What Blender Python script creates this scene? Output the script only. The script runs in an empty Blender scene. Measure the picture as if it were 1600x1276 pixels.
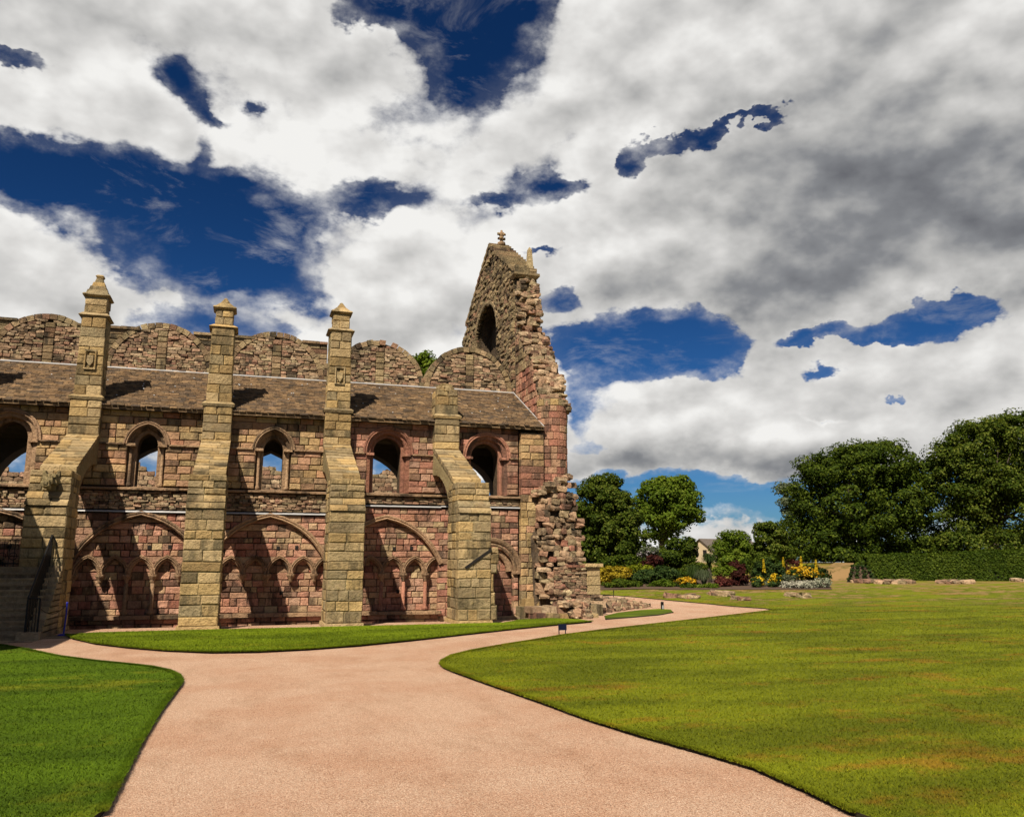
import bpy, bmesh, math, random
import numpy as np
from math import sin, cos, pi, radians, atan, atan2, sqrt, exp, hypot
from mathutils import Vector, Matrix
from mathutils.geometry import tessellate_polygon, delaunay_2d_cdt

SC = bpy.context.scene
COL = SC.collection
RNG = random.Random(7)
NR = np.random.default_rng(11)

# ------------------------------------------------------------------ camera
FPX, HOR, XPV, CAMH = 1290.0, 878.0, 385.0, 2.1      # measured from the photograph (1600 px wide)
TILT = atan((HOR - 638) / FPX)
YAW = atan((800 - XPV) / (FPX / cos(TILT)))
cam = bpy.data.cameras.new('camera'); camo = bpy.data.objects.new('camera', cam); COL.objects.link(camo)
cam.sensor_width = 36; cam.lens = FPX / 1600 * 36; cam.clip_end = 6000; cam.clip_start = 0.1
camo.location = (0, 0, CAMH); camo.rotation_euler = (pi / 2 + TILT, 0, -YAW)
SC.camera = camo
_R = np.array([cos(YAW), -sin(YAW), 0]); _F0 = np.array([sin(YAW), cos(YAW), 0]); _Z = np.array([0, 0, 1.])
_F = _F0 * cos(TILT) + _Z * sin(TILT); _U = -_F0 * sin(TILT) + _Z * cos(TILT); _C = np.array([0, 0, CAMH])
def ray(x, y): return _R * (x - 800) + _U * (638 - y) + _F * FPX
def gnd(x, y, z=0.0):
    d = ray(x, y); return _C + d * ((z - CAMH) / d[2])
def at(x, y, r):                    # point on the pixel's ray at forward ground distance r
    d = ray(x, y); return _C + d * (r / (d @ _F0))
def dir_azel(x, y):
    d = ray(x, y); return atan2(d[0], d[1]), atan2(d[2], hypot(d[0], d[1]))

# ------------------------------------------------------------------ light
SUN_TRAVEL = Vector((0.70, 1.0, -1.45)).normalized()
EL = math.asin(-SUN_TRAVEL.z); AZ = atan2(-SUN_TRAVEL.x, -SUN_TRAVEL.y)
sl = bpy.data.lights.new('sun', 'SUN'); sl.energy = 5.0; sl.angle = radians(0.5); sl.color = (1.0, 0.89, 0.72)
so = bpy.data.objects.new('sun', sl); COL.objects.link(so); so.location = (-40, -40, 60)
so.rotation_euler = SUN_TRAVEL.to_track_quat('-Z', 'Y').to_euler()
SC.view_settings.view_transform = 'Standard'; SC.view_settings.look = 'None'
SC.view_settings.gamma = 1.0; SC.view_settings.use_curve_mapping = False
SC.view_settings.exposure = 0.8
ALB = .82                            # keeps sunlit surfaces where they were at exposure 0.5

class NT:                            # small node-tree helper
    def __init__(s, tree): s.t = tree; s.n = tree.nodes; s.l = tree.links
    def new(s, typ, **kw):
        n = s.n.new(typ)
        for k, v in kw.items(): setattr(n, k, v)
        return n
    def set(s, sock, v):
        if isinstance(v, bpy.types.NodeSocket): s.l.new(v, sock)
        elif v is not None: sock.default_value = v
    def math(s, op, a, b=None, c=None, clamp=False):
        n = s.new('ShaderNodeMath', operation=op, use_clamp=clamp)
        for i, v in enumerate((a, b, c)):
            if v is not None: s.set(n.inputs[i], v)
        return n.outputs[0]
    def vmath(s, op, a, b=None, c=None, out=0):
        n = s.new('ShaderNodeVectorMath', operation=op)
        for i, v in enumerate((a, b, c)):
            if v is not None: s.set(n.inputs[i], v)
        return n.outputs[out]
    def noise(s, vec, scale, detail=4, rough=0.55, out='Fac', dist=0.0, lac=2.0):
        n = s.new('ShaderNodeTexNoise'); n.noise_dimensions = '3D'
        if vec is not None: s.l.new(vec, n.inputs['Vector'])
        n.inputs['Scale'].default_value = scale; n.inputs['Detail'].default_value = detail
        n.inputs['Roughness'].default_value = rough; n.inputs['Distortion'].default_value = dist
        n.inputs['Lacunarity'].default_value = lac
        return n.outputs[out]
    def voronoi(s, vec, scale, feature='F1', detail=0.0, out='Distance', rnd=1.0, rough=.5, smooth=1.0):
        n = s.new('ShaderNodeTexVoronoi'); n.feature = feature
        if vec is not None: s.l.new(vec, n.inputs['Vector'])
        n.inputs['Scale'].default_value = scale; n.inputs['Detail'].default_value = detail
        n.inputs['Randomness'].default_value = rnd; n.inputs['Roughness'].default_value = rough
        if feature == 'SMOOTH_F1': n.inputs['Smoothness'].default_value = smooth
        return n.outputs[out]
    def maprange(s, v, a, b, c=0.0, d=1.0, mode='SMOOTHSTEP'):
        n = s.new('ShaderNodeMapRange', interpolation_type=mode)
        s.set(n.inputs[0], v)
        for i, x in zip((1, 2, 3, 4), (a, b, c, d)): s.set(n.inputs[i], x)
        return n.outputs[0]
    def mix(s, fac, a, b, blend='MIX'):
        n = s.new('ShaderNodeMix', data_type='RGBA', blend_type=blend)
        s.set(n.inputs[0], fac); s.set(n.inputs[6], a); s.set(n.inputs[7], b)
        return n.outputs[2]
    def scale(s, c, k):
        n = s.new('ShaderNodeVectorMath', operation='SCALE'); s.set(n.inputs[0], c); n.inputs['Scale'].default_value = k; return n.outputs[0]
    def ramp(s, fac, stops, interp='LINEAR'):
        n = s.new('ShaderNodeValToRGB'); cr = n.color_ramp; cr.interpolation = interp
        while len(cr.elements) < len(stops): cr.elements.new(0.5)
        for e, (p, c) in zip(cr.elements, stops): e.position = p; e.color = (*c[:3], 1)
        s.set(n.inputs[0], fac); return n.outputs[0]

def rgb(*c): return (*c, 1.0)

# ------------------------------------------------------------------ sky with cumulus
def build_world():
    w = bpy.data.worlds.new('World'); SC.world = w; w.use_nodes = True
    w.cycles.sampling_method = 'MANUAL'; w.cycles.sample_map_resolution = 256
    t = NT(w.node_tree); t.n.clear()
    sky = t.new('ShaderNodeTexSky', sky_type='NISHITA', sun_disc=False)
    sky.sun_elevation = EL; sky.sun_rotation = AZ % (2 * pi); sky.air_density = 1.0; sky.dust_density = 0.4; sky.ozone_density = 3.0
    tc = t.new('ShaderNodeTexCoord'); D = tc.outputs['Generated']
    sep = t.new('ShaderNodeSeparateXYZ'); t.l.new(D, sep.inputs[0])
    az = t.math('ARCTAN2', sep.outputs[0], sep.outputs[1]); el = t.math('ARCSINE', sep.outputs[2])
    cmb = t.new('ShaderNodeCombineXYZ'); t.l.new(az, cmb.inputs[0]); t.l.new(el, cmb.inputs[1])
    P0 = cmb.outputs[0]
    # stretched direction for the cloud detail
    Q = t.vmath('MULTIPLY', D, (1.0, 1.0, 1.55))
    warp = t.noise(Q, 5.5, 6, .62, out='Color')
    wv = t.vmath('SUBTRACT', warp, (.5, .5, .5))
    P = t.vmath('ADD', P0, t.vmath('MULTIPLY', wv, (.15, .12, 0)))
    def field(blobs, start):
        acc = start
        for (x, y, rx, ry, wgt) in blobs:
            a, e = dir_azel(x, y); sx = FPX / rx * .80; sy = FPX / ry * .92
            v = t.vmath('MULTIPLY_ADD', P, (sx, sy, 0), (-a * sx, -e * sy, 0))
            d2 = t.vmath('DOT_PRODUCT', v, v, out=1)
            acc = t.math('MULTIPLY_ADD', t.math('POWER', .3679, d2), wgt, acc)
        return acc
    M = t.math('ADD', t.math('MINIMUM', field(CLOUD_BLOBS, 0.14), .60), field(GAP_BLOBS, 0.0))
    S = field(SHADE_BLOBS, 0.0)
    n1 = t.noise(Q, 4.2, 3, .56)
    n2 = t.noise(Q, 15.0, 6, .60)
    n3 = t.noise(Q, 2.4, 2, .5)
    puff = t.voronoi(t.vmath('ADD', Q, t.vmath('MULTIPLY', wv, (.05, .05, .05))), 13.0, 'F1', 1.6, rough=.5)
    d = t.math('ADD', M, t.math('MULTIPLY', t.math('SUBTRACT', n1, .5), .62))
    d = t.math('ADD', d, t.math('MULTIPLY', t.math('SUBTRACT', n2, .5), .72))
    d = t.math('SUBTRACT', d, t.math('MULTIPLY', t.math('SUBTRACT', puff, .35), .34))
    soft = t.math('ADD', .14, t.math('MULTIPLY', t.maprange(n3, .42, .62), .22))
    body = t.maprange(d, -.04, soft)
    wisp = t.maprange(d, -.40, .25)
    alpha = t.math('MAXIMUM', body, t.math('MULTIPLY', wisp, t.maprange(n2, .36, .70, .0, .85)), clamp=True)
    cir = t.noise(t.vmath('MULTIPLY', D, (1.6, 1.6, 4.5)), 4.5, 7, .66, dist=.6)
    alpha = t.math('MAXIMUM', alpha, t.maprange(cir, .50, .78, 0, .42))
    wide = t.math('MULTIPLY', t.maprange(d, -.70, .1), t.maprange(n2, .40, .70, .05, .55))
    alpha = t.math('MAXIMUM', alpha, wide)
    # light from above: compare the density with a sample higher up
    Qu = t.vmath('ADD', Q, (-.016, -.010, .036))
    n1u = t.noise(Qu, 4.2, 3, .56); n2u = t.noise(Qu, 15.0, 3, .60)
    diff = t.math('ADD', t.math('MULTIPLY', t.math('SUBTRACT', n1, n1u), 1.3), t.math('MULTIPLY', t.math('SUBTRACT', n2, n2u), .46))
    lit = t.math('ADD', 1.0, t.math('MULTIPLY', diff, 1.4))
    lit = t.math('ADD', lit, t.math('MULTIPLY', t.math('SUBTRACT', n3, .5), .42))
    lit = t.math('SUBTRACT', lit, t.math('MULTIPLY', t.maprange(d, .12, .75), .15))
    lit = t.math('SUBTRACT', lit, t.math('MULTIPLY', puff, .09))
    lit = t.math('SUBTRACT', lit, S, clamp=True)
    cc = t.ramp(lit, [(0, (.085, .088, .10)), (.3, (.17, .175, .185)), (.55, (.34, .337, .33)), (.8, (.50, .492, .478)), (1, (.64, .633, .615))])
    # clear sky: Nishita, deepened as by a polariser
    hs = t.new('ShaderNodeHueSaturation'); hs.inputs['Saturation'].default_value = 1.25; hs.inputs['Value'].default_value = 1.0
    t.l.new(sky.outputs[0], hs.inputs['Color'])
    skyc = t.vmath('MULTIPLY', hs.outputs[0], SKY_MUL)
    deep = t.maprange(el, .02, .50, .80, .42)
    sc = t.new('ShaderNodeVectorMath', operation='SCALE'); t.l.new(skyc, sc.inputs[0]); t.l.new(deep, sc.inputs['Scale'])
    bg1 = t.new('ShaderNodeBackground'); t.l.new(sc.outputs[0], bg1.inputs[0]); bg1.inputs[1].default_value = .05
    bg2 = t.new('ShaderNodeBackground'); t.l.new(cc, bg2.inputs[0]); bg2.inputs[1].default_value = .80
    mx = t.new('ShaderNodeMixShader'); t.l.new(alpha, mx.inputs[0]); t.l.new(bg1.outputs[0], mx.inputs[1]); t.l.new(bg2.outputs[0], mx.inputs[2])
    out = t.new('ShaderNodeOutputWorld'); t.l.new(mx.outputs[0], out.inputs[0])

SKY_MUL = (.31, .59, .93)
# cumulus (+) and gaps of blue (-): direction of centre and size as seen in the photograph
CLOUD_BLOBS = [
    (120, 60, 330, 170, .75), (430, 120, 260, 170, .55), (300, 20, 260, 90, .5), (150, 190, 200, 70, .5),
    (590, 190, 230, 120, .75), (450, 250, 150, 60, .5), (700, 260, 170, 60, .55), (130, 415, 175, 125, 2.2), (240, 475, 110, 50, .6),
    (560, 430, 130, 80, .9), (660, 470, 160, 90, .8), (700, 370, 160, 70, .6), (900, 300, 120, 60, .4),
    (1050, 100, 360, 170, .9), (1350, 230, 420, 230, .9), (1000, 360, 230, 90, .8), (1300, 420, 330, 100, .9),
    (1210, 510, 85, 60, 1.2), (1300, 540, 110, 44, 1.0), (980, 610, 90, 40, .9), (1130, 620, 150, 45, .8),
    (1350, 590, 170, 70, .9), (1100, 690, 260, 50, .9), (1500, 600, 190, 80, .8), (1580, 540, 90, 60, .7), (1150, 820, 90, 26, .6),
    (870, 590, 60, 60, .4), (840, 460, 90, 60, .45), (900, 690, 120, 40, .5)]
GAP_BLOBS = [
    (735, 48, 78, 56, -1.3), (600, 42, 66, 24, -1.1), (820, 8, 45, 28, -.8), (715, 122, 34, 24, -1.0), (650, 8, 40, 20, -.7),
    (298, 142, 30, 22, -1.05), (342, 180, 26, 10, -.75), (15, 84, 34, 11, -.7), (415, 165, 12, 8, -.5),
    (40, 268, 120, 30, -1.2), (180, 290, 110, 28, -1.15), (325, 370, 100, 56, -1.35), (415, 385, 62, 48, -1.1), (325, 250, 16, 40, -.45), (400, 300, 28, 16, -.8),
    (585, 322, 58, 20, -1.1), (475, 345, 28, 28, -.7), (340, 425, 60, 34, -.8), (420, 455, 80, 22, -.35), (360, 512, 90, 20, -.9), (845, 290, 38, 12, -1.0), (785, 316, 34, 9, -.75),
    (965, 258, 20, 18, -1.05), (1010, 226, 38, 12, -.8), (1100, 206, 46, 8, -.85), (1200, 188, 46, 6, -.75), (1225, 105, 18, 22, -.45),
    (1020, 522, 95, 34, -1.5), (950, 555, 50, 34, -.9), (1075, 560, 56, 24, -.95), (875, 463, 30, 20, -1.0), (1460, 500, 64, 20, -1.35), (1280, 527, 44, 10, -.9), (1375, 530, 30, 5, -.6),
    (905, 620, 18, 44, -.5), (855, 382, 32, 5, -.6), (1200, 775, 320, 22, -1.5), (960, 755, 100, 14, -1.0), (920, 690, 30, 12, -.4), (1300, 575, 20, 8, -.5), (1290, 650, 24, 4, -.5), (1420, 628, 16, 5, -.5)]
SHADE_BLOBS = [(1590, 330, 300, 130, .25), (1380, 280, 280, 130, .24), (1280, 440, 300, 60, .26), (1000, 445, 180, 40, .12), (1190, 530, 60, 40, .2),
               (100, 90, 300, 110, .07), (1120, 715, 240, 26, .36), (1500, 620, 200, 30, .18), (150, 480, 160, 36, .16), (950, 110, 200, 60, .07),
               (600, 490, 140, 36, .10), (1000, 640, 130, 14, .16)]
build_world()

# ------------------------------------------------------------------ object helpers
WLOC = {}                                    # world offset of the empties that carry parts
def empty(name, loc, label, cat, group=None):
    o = bpy.data.objects.new(name, None); COL.objects.link(o); o.location = loc; o.empty_display_size = .3
    WLOC[o.name] = Vector(loc); o['label'] = label; o['category'] = cat
    if group: o['group'] = group
    return o
def tag(o, label, cat, group=None):
    o['label'] = label; o['category'] = cat
    if group: o['group'] = group
    return o
def kind(o, k): o['kind'] = k; return o
def par(o, parent):
    if parent is not None:
        o.parent = parent
        o.matrix_parent_inverse = Matrix.Translation(-WLOC.get(parent.name, Vector((0, 0, 0))))
    return o
def mobj(name, verts, faces, mat, parent=None, smooth=False, loc=None):
    me = bpy.data.meshes.new(name); me.from_pydata([tuple(v) for v in verts], [], faces); me.update()
    if smooth: me.polygons.foreach_set('use_smooth', [True] * len(me.polygons))
    return link(name, me, mat, parent, loc)
def link(name, me, mat, parent=None, loc=None):
    if mat is not None and not me.materials: me.materials.append(mat)
    o = bpy.data.objects.new(name, me); COL.objects.link(o)
    if loc is not None: o.location = loc
    return par(o, parent)
def npmesh(name, V, Fq, nper, mat, parent=None, smooth=False, nrm=None):   # V (n,3); Fq (m,nper)
    me = bpy.data.meshes.new(name); V = np.ascontiguousarray(V, np.float32); Fq = np.ascontiguousarray(Fq, np.int32)
    me.vertices.add(len(V)); me.vertices.foreach_set('co', V.ravel())
    me.loops.add(Fq.size); me.loops.foreach_set('vertex_index', Fq.ravel())
    me.polygons.add(len(Fq)); me.polygons.foreach_set('loop_start', np.arange(0, Fq.size, nper, dtype=np.int32))
    me.update(calc_edges=True); me.validate()
    if smooth: me.polygons.foreach_set('use_smooth', np.ones(len(Fq), bool))
    return link(name, me, mat, parent)

class MB:                                    # collects shapes into ONE mesh
    def __init__(s): s.v = []; s.f = []
    def add(s, vs, fs):
        k = len(s.v); s.v += [tuple(v) for v in vs]; s.f += [tuple(i + k for i in f) for f in fs]; return s
    def box(s, x0, x1, y0, y1, z0, z1):
        return s.add([(x0, y0, z0), (x1, y0, z0), (x1, y1, z0), (x0, y1, z0), (x0, y0, z1), (x1, y0, z1), (x1, y1, z1), (x0, y1, z1)],
                     [(0, 3, 2, 1), (4, 5, 6, 7), (0, 1, 5, 4), (1, 2, 6, 5), (2, 3, 7, 6), (3, 0, 4, 7)])
    def frustum(s, cx, cy, z0, z1, a0, b0, a1, b1):      # half sizes at the bottom (a0,b0) and the top (a1,b1)
        return s.add([(cx - a0, cy - b0, z0), (cx + a0, cy - b0, z0), (cx + a0, cy + b0, z0), (cx - a0, cy + b0, z0),
                      (cx - a1, cy - b1, z1), (cx + a1, cy - b1, z1), (cx + a1, cy + b1, z1), (cx - a1, cy + b1, z1)],
                     [(0, 3, 2, 1), (4, 5, 6, 7), (0, 1, 5, 4), (1, 2, 6, 5), (2, 3, 7, 6), (3, 0, 4, 7)])
    def prism_x(s, prof, x0, x1):                        # outline in (y,z) pushed along x
        n = len(prof); vs = [(x0, y, z) for y, z in prof] + [(x1, y, z) for y, z in prof]
        fs = [(i, (i + 1) % n, n + (i + 1) % n, n + i) for i in range(n)]
        tri = tessellate_polygon([[Vector((y, z, 0)) for y, z in prof]])
        fs += [tuple(t) for t in tri] + [tuple(n + i for i in reversed(t)) for t in tri]
        return s.add(vs, fs)
    def tube(s, pts, radii, seg=8, cap=True):
        pts = [Vector(p) for p in pts]; n = len(pts); vs = []; fs = []
        for i, p in enumerate(pts):
            d = (pts[min(i + 1, n - 1)] - pts[max(i - 1, 0)]).normalized()
            a = d.cross(Vector((0, 0, 1)) if abs(d.z) < .9 else Vector((1, 0, 0))).normalized(); b = d.cross(a)
            r = radii[i] if hasattr(radii, '__len__') else radii
            vs += [p + (a * cos(2 * pi * k / seg) + b * sin(2 * pi * k / seg)) * r for k in range(seg)]
        for i in range(n - 1):
            for k in range(seg):
                k2 = (k + 1) % seg; fs.append((i * seg + k, i * seg + k2, (i + 1) * seg + k2, (i + 1) * seg + k))
        if cap: fs += [tuple(range(seg - 1, -1, -1)), tuple((n - 1) * seg + k for k in range(seg))]
        return s.add(vs, fs)
    def lathe(s, cx, cy, prof, seg=10):                  # prof: (radius, z)
        vs = []; fs = []; n = len(prof)
        for r, z in prof: vs += [(cx + r * cos(2 * pi * k / seg), cy + r * sin(2 * pi * k / seg), z) for k in range(seg)]
        for i in range(n - 1):
            for k in range(seg):
                k2 = (k + 1) % seg; fs.append((i * seg + k, i * seg + k2, (i + 1) * seg + k2, (i + 1) * seg + k))
        fs += [tuple(range(seg - 1, -1, -1)), tuple((n - 1) * seg + k for k in range(seg))]
        return s.add(vs, fs)
    def build(s, name, mat, parent=None, smooth=False): return mobj(name, s.v, s.f, mat, parent, smooth)

class Plane:                                  # a wall face: u along, v up, d outwards
    def __init__(s, o, u, n): s.o = Vector(o); s.u = Vector(u); s.n = Vector(n)
    def p(s, u, v, d): return s.o + s.u * u + Vector((0, 0, v)) + s.n * d
SOUTH = lambda y: Plane((0, y, 0), (1, 0, 0), (0, -1, 0))     # faces the camera; u = world x
WEST = lambda x: Plane((x, 0, 0), (0, -1, 0), (-1, 0, 0))     # faces left; u = -y
EAST = lambda x: Plane((x, 0, 0), (0, 1, 0), (1, 0, 0))       # faces right; u = y

def block(pl, q, depth=.14, rng=RNG, gap=.022, ch=.02, proud=.012):
    """one dressed stone: q = (ub0, ub1, ut1, ut0, vb, vt); returns verts, faces"""
    ub0, ub1, ut1, ut0, vb, vt = q; g = gap / 2
    c = [(ub0 + g, vb + g), (ub1 - g, vb + g), (ut1 - g, vt - g), (ut0 + g, vt - g)]
    j = lambda a: rng.uniform(-a, a)
    d0 = j(proud); cu = (ub0 + ub1 + ut0 + ut1) / 4; cv = (vb + vt) / 2
    vs = [pl.p(u, v, -depth) for u, v in c]
    c = [(u + j(.010), v + j(.010)) for u, v in c]; ch *= rng.uniform(.6, 1.7)
    vs += [pl.p(u, v, d0 - ch + j(.004)) for u, v in c]
    for u, v in c:
        iu = min(ch * 1.1, abs(u - cu) * .5); iv = min(ch, abs(v - cv) * .5)
        vs.append(pl.p(u - math.copysign(iu, u - cu) + j(.004), v - math.copysign(iv, v - cv) + j(.004), d0 + j(.011)))
    fs = [(8, 9, 10, 11)]
    for a in range(4):
        b = (a + 1) % 4; fs += [(a, b, 4 + b, 4 + a), (4 + a, 4 + b, 8 + b, 8 + a)]
    return vs, fs

def courses(v0, v1, hmin, hmax, rng=RNG, stops=()):
    marks = sorted([v0, v1] + [s for s in stops if v0 < s < v1]); out = []
    for a, b in zip(marks[:-1], marks[1:]):
        n = max(1, round((b - a) / ((hmin + hmax) / 2))); w = [rng.uniform(hmin, hmax) for _ in range(n)]; k = (b - a) / sum(w)
        z = a
        for x in w: out.append((z, z + x * k)); z += x * k
    return out

def layout(u0, u1, cs, wmin, wmax, holes=(), inside=None, rng=RNG, skip=None):
    """courses of stones between u0 and u1; holes / inside: functions v -> (ua, ub) or None"""
    out = []
    for vb, vt in cs:
        e = .004
        segs = [(u0, u1, u1, u0)]               # bottom-left, bottom-right, top-right, top-left
        if inside:
            a, b = inside(vb + e), inside(vt - e)
            if a is None: continue
            if b is None: m = (a[0] + a[1]) / 2; b = (m - .05, m + .05)
            segs = [(max(u0, a[0]), min(u1, a[1]), min(u1, b[1]), max(u0, b[0]))]
        for h in holes:
            a, b = h(vb + e), h(vt - e)
            if a is None and b is None: continue
            if b is None: m = (a[0] + a[1]) / 2; b = (m, m)
            if a is None: a = b
            ns = []
            for s in segs:
                if a[0] >= s[1] and b[0] >= s[2] or a[1] <= s[0] and b[1] <= s[3]: ns.append(s); continue
                ns.append((s[0], a[0], b[0], s[3])); ns.append((a[1], s[1], s[2], b[1]))
            segs = [s for s in ns if min(s[1] - s[0], s[2] - s[3]) > -.001 and max(s[1] - s[0], s[2] - s[3]) > .05]
        for s in segs:
            lo = max(s[0], s[3]); hi = min(s[1], s[2]); L = hi - lo
            cuts = []
            if L > wmin * 1.2:
                n = max(1, round(L / rng.uniform(wmin, wmax)))
                ws = [rng.uniform(wmin, wmax) for _ in range(n)]; k = L / sum(ws); x = lo
                for w in ws[:-1]: x += w * k; cuts.append(x)
            edges = [(s[0], s[3])] + [(x, x) for x in cuts] + [(s[1], s[2])]
            for p, q in zip(edges[:-1], edges[1:]):
                qd = (p[0], q[0], q[1], p[1], vb, vt)
                if max(qd[1] - qd[0], qd[2] - qd[3]) < .05: continue
                if skip and skip((qd[0] + qd[1]) / 2, (vb + vt) / 2): continue
                out.append(qd)
    return out

def arch_pts(c, a, spring, apex, bulge=.16, base=None, n=7):
    """pointed (or round) arch outline: left foot, over the apex, right foot"""
    L = []
    for i in range(n + 1):
        t = i / n; x = -a + a * t; z = (apex - spring) * t
        ln = hypot(a, apex - spring); nx, nz = -(apex - spring) / ln, a / ln
        k = 4 * t * (1 - t) * bulge * ln
        L.append((c + x + nx * k, spring + z + nz * k))
    R = [(2 * c - x, z) for x, z in reversed(L[:-1])]
    P = L + R
    if base is not None: P = [(c - a, base)] + P + [(c + a, base)]
    return P
def round_pts(c, a, spring, base=None, n=16, rise=None):
    r = rise or a
    P = [(c - a * cos(pi * i / n), spring + r * sin(pi * i / n)) for i in range(n + 1)]
    if base is not None: P = [(c - a, base)] + P + [(c + a, base)]
    return P
def interval(P, lo=None):
    """v -> (left, right) of an arch outline; None above or below it"""
    zs = [z for _, z in P]; k = zs.index(max(zs)); Lf = P[:k + 1]; Rt = P[k:]
    b = min(zs) if lo is None else lo
    def side(S, v):
        for (x0, z0), (x1, z1) in zip(S[:-1], S[1:]):
            if min(z0, z1) - 1e-6 <= v <= max(z0, z1) + 1e-6 and abs(z1 - z0) > 1e-9: return x0 + (x1 - x0) * (v - z0) / (z1 - z0)
        return None
    def f(v):
        if v < b or v > zs[k]: return None
        a, c = side(Lf, v), side(Rt, v)
        return None if a is None or c is None else (a, c)
    return f

def sweep(mb, pl, P, prof, closed=False):
    """sweep a moulding along the outline P; prof = [(offset outwards, d)]"""
    n = len(P); m = len(prof); vs = []; fs = []
    for i, (x, z) in enumerate(P):
        x0, z0 = P[max(i - 1, 0)]; x1, z1 = P[min(i + 1, n - 1)]
        l = hypot(x1 - x0, z1 - z0) or 1; nx, nz = -(z1 - z0) / l, (x1 - x0) / l
        vs += [pl.p(x + nx * o, z + nz * o, d) for o, d in prof]
    for i in range(n - 1):
        for k in range(m - 1): fs.append((i * m + k, i * m + k + 1, (i + 1) * m + k + 1, (i + 1) * m + k))
    fs += [tuple(range(m)), tuple((n - 1) * m + k for k in reversed(range(m)))]
    mb.add(vs, fs)
ROLL = lambda w, d, back=-.1: [(0, back), (0, d * .55), (w * .22, d), (w * .45, d * .5), (w * .62, d * .85), (w * .9, d * .9), (w, d * .4), (w, back)]

def panel(mb, pl, outer, holes, front, back):
    """a slab with openings: outline and holes as (u,v) lists"""
    loops = [outer] + list(holes); flat = [p for L in loops for p in L]
    tri = tessellate_polygon([[Vector((u, v, 0)) for u, v in L] for L in loops]); n = len(flat)
    vs = [pl.p(u, v, front) for u, v in flat] + [pl.p(u, v, back) for u, v in flat]
    fs = [tuple(t) for t in tri] + [tuple(n + i for i in reversed(t)) for t in tri]; k = 0
    for L in loops:
        m = len(L)
        for i in range(m): a, b = k + i, k + (i + 1) % m; fs.append((a, b, n + b, n + a))
        k += m
    mb.add(vs, fs)

# rounded rubble stone: a jittered cube-sphere of 26 points, 24 quads
def _rock_template():
    bm = bmesh.new(); bmesh.ops.create_cube(bm, size=2.0)
    bmesh.ops.subdivide_edges(bm, edges=bm.edges[:], cuts=1, use_grid_fill=True)
    V = np.array([v.co[:] for v in bm.verts]); Fc = [tuple(v.index for v in f.verts) for f in bm.faces]; bm.free()
    n = np.linalg.norm(V, axis=1, keepdims=True)
    return V / n * (n ** .72), Fc
ROCKV, ROCKF = _rock_template()
def rock(c, sx, sy, sz, rz=0.0, rng=NR, jit=.16, tilt=.15):
    V = ROCKV * (1 + rng.uniform(-jit, jit, (len(ROCKV), 1))) + rng.uniform(-jit * .4, jit * .4, ROCKV.shape)
    V = V * np.array([sx, sy, sz]) * .5
    a = rng.uniform(-tilt, tilt); ca, sa = cos(a), sin(a)
    V = np.stack([V[:, 0] * ca - V[:, 2] * sa, V[:, 1], V[:, 0] * sa + V[:, 2] * ca], 1)
    c2, s2 = cos(rz), sin(rz)
    V = np.stack([V[:, 0] * c2 - V[:, 1] * s2, V[:, 0] * s2 + V[:, 1] * c2, V[:, 2]], 1)
    return V + np.array(c), ROCKF

def rubble_face(mb, pl, u0, u1, v0, v1, hmin, hmax, wmin, wmax, thick=.14, inside=None, holes=(), rng=RNG, proud=.03, keep=None):
    for q in layout(u0, u1, courses(v0, v1, hmin, hmax, rng), wmin, wmax, holes, inside, rng):
        cu = (q[0] + q[1] + q[2] + q[3]) / 4; cv = (q[4] + q[5]) / 2
        if keep and not keep(cu, cv): continue
        w = (q[1] - q[0] + q[2] - q[3]) / 2
        c = pl.p(cu, cv, rng.uniform(-proud, proud) - thick * .3)
        V, F_ = rock((0, 0, 0), w * 1.0, thick, (q[5] - q[4]) * rng.uniform(.9, 1.12), 0, NR, .10, .10)
        vs = [Vector(c) + pl.u * v[0] - pl.n * v[1] + Vector((0, 0, v[2])) for v in V]
        mb.add(vs, F_)

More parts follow.
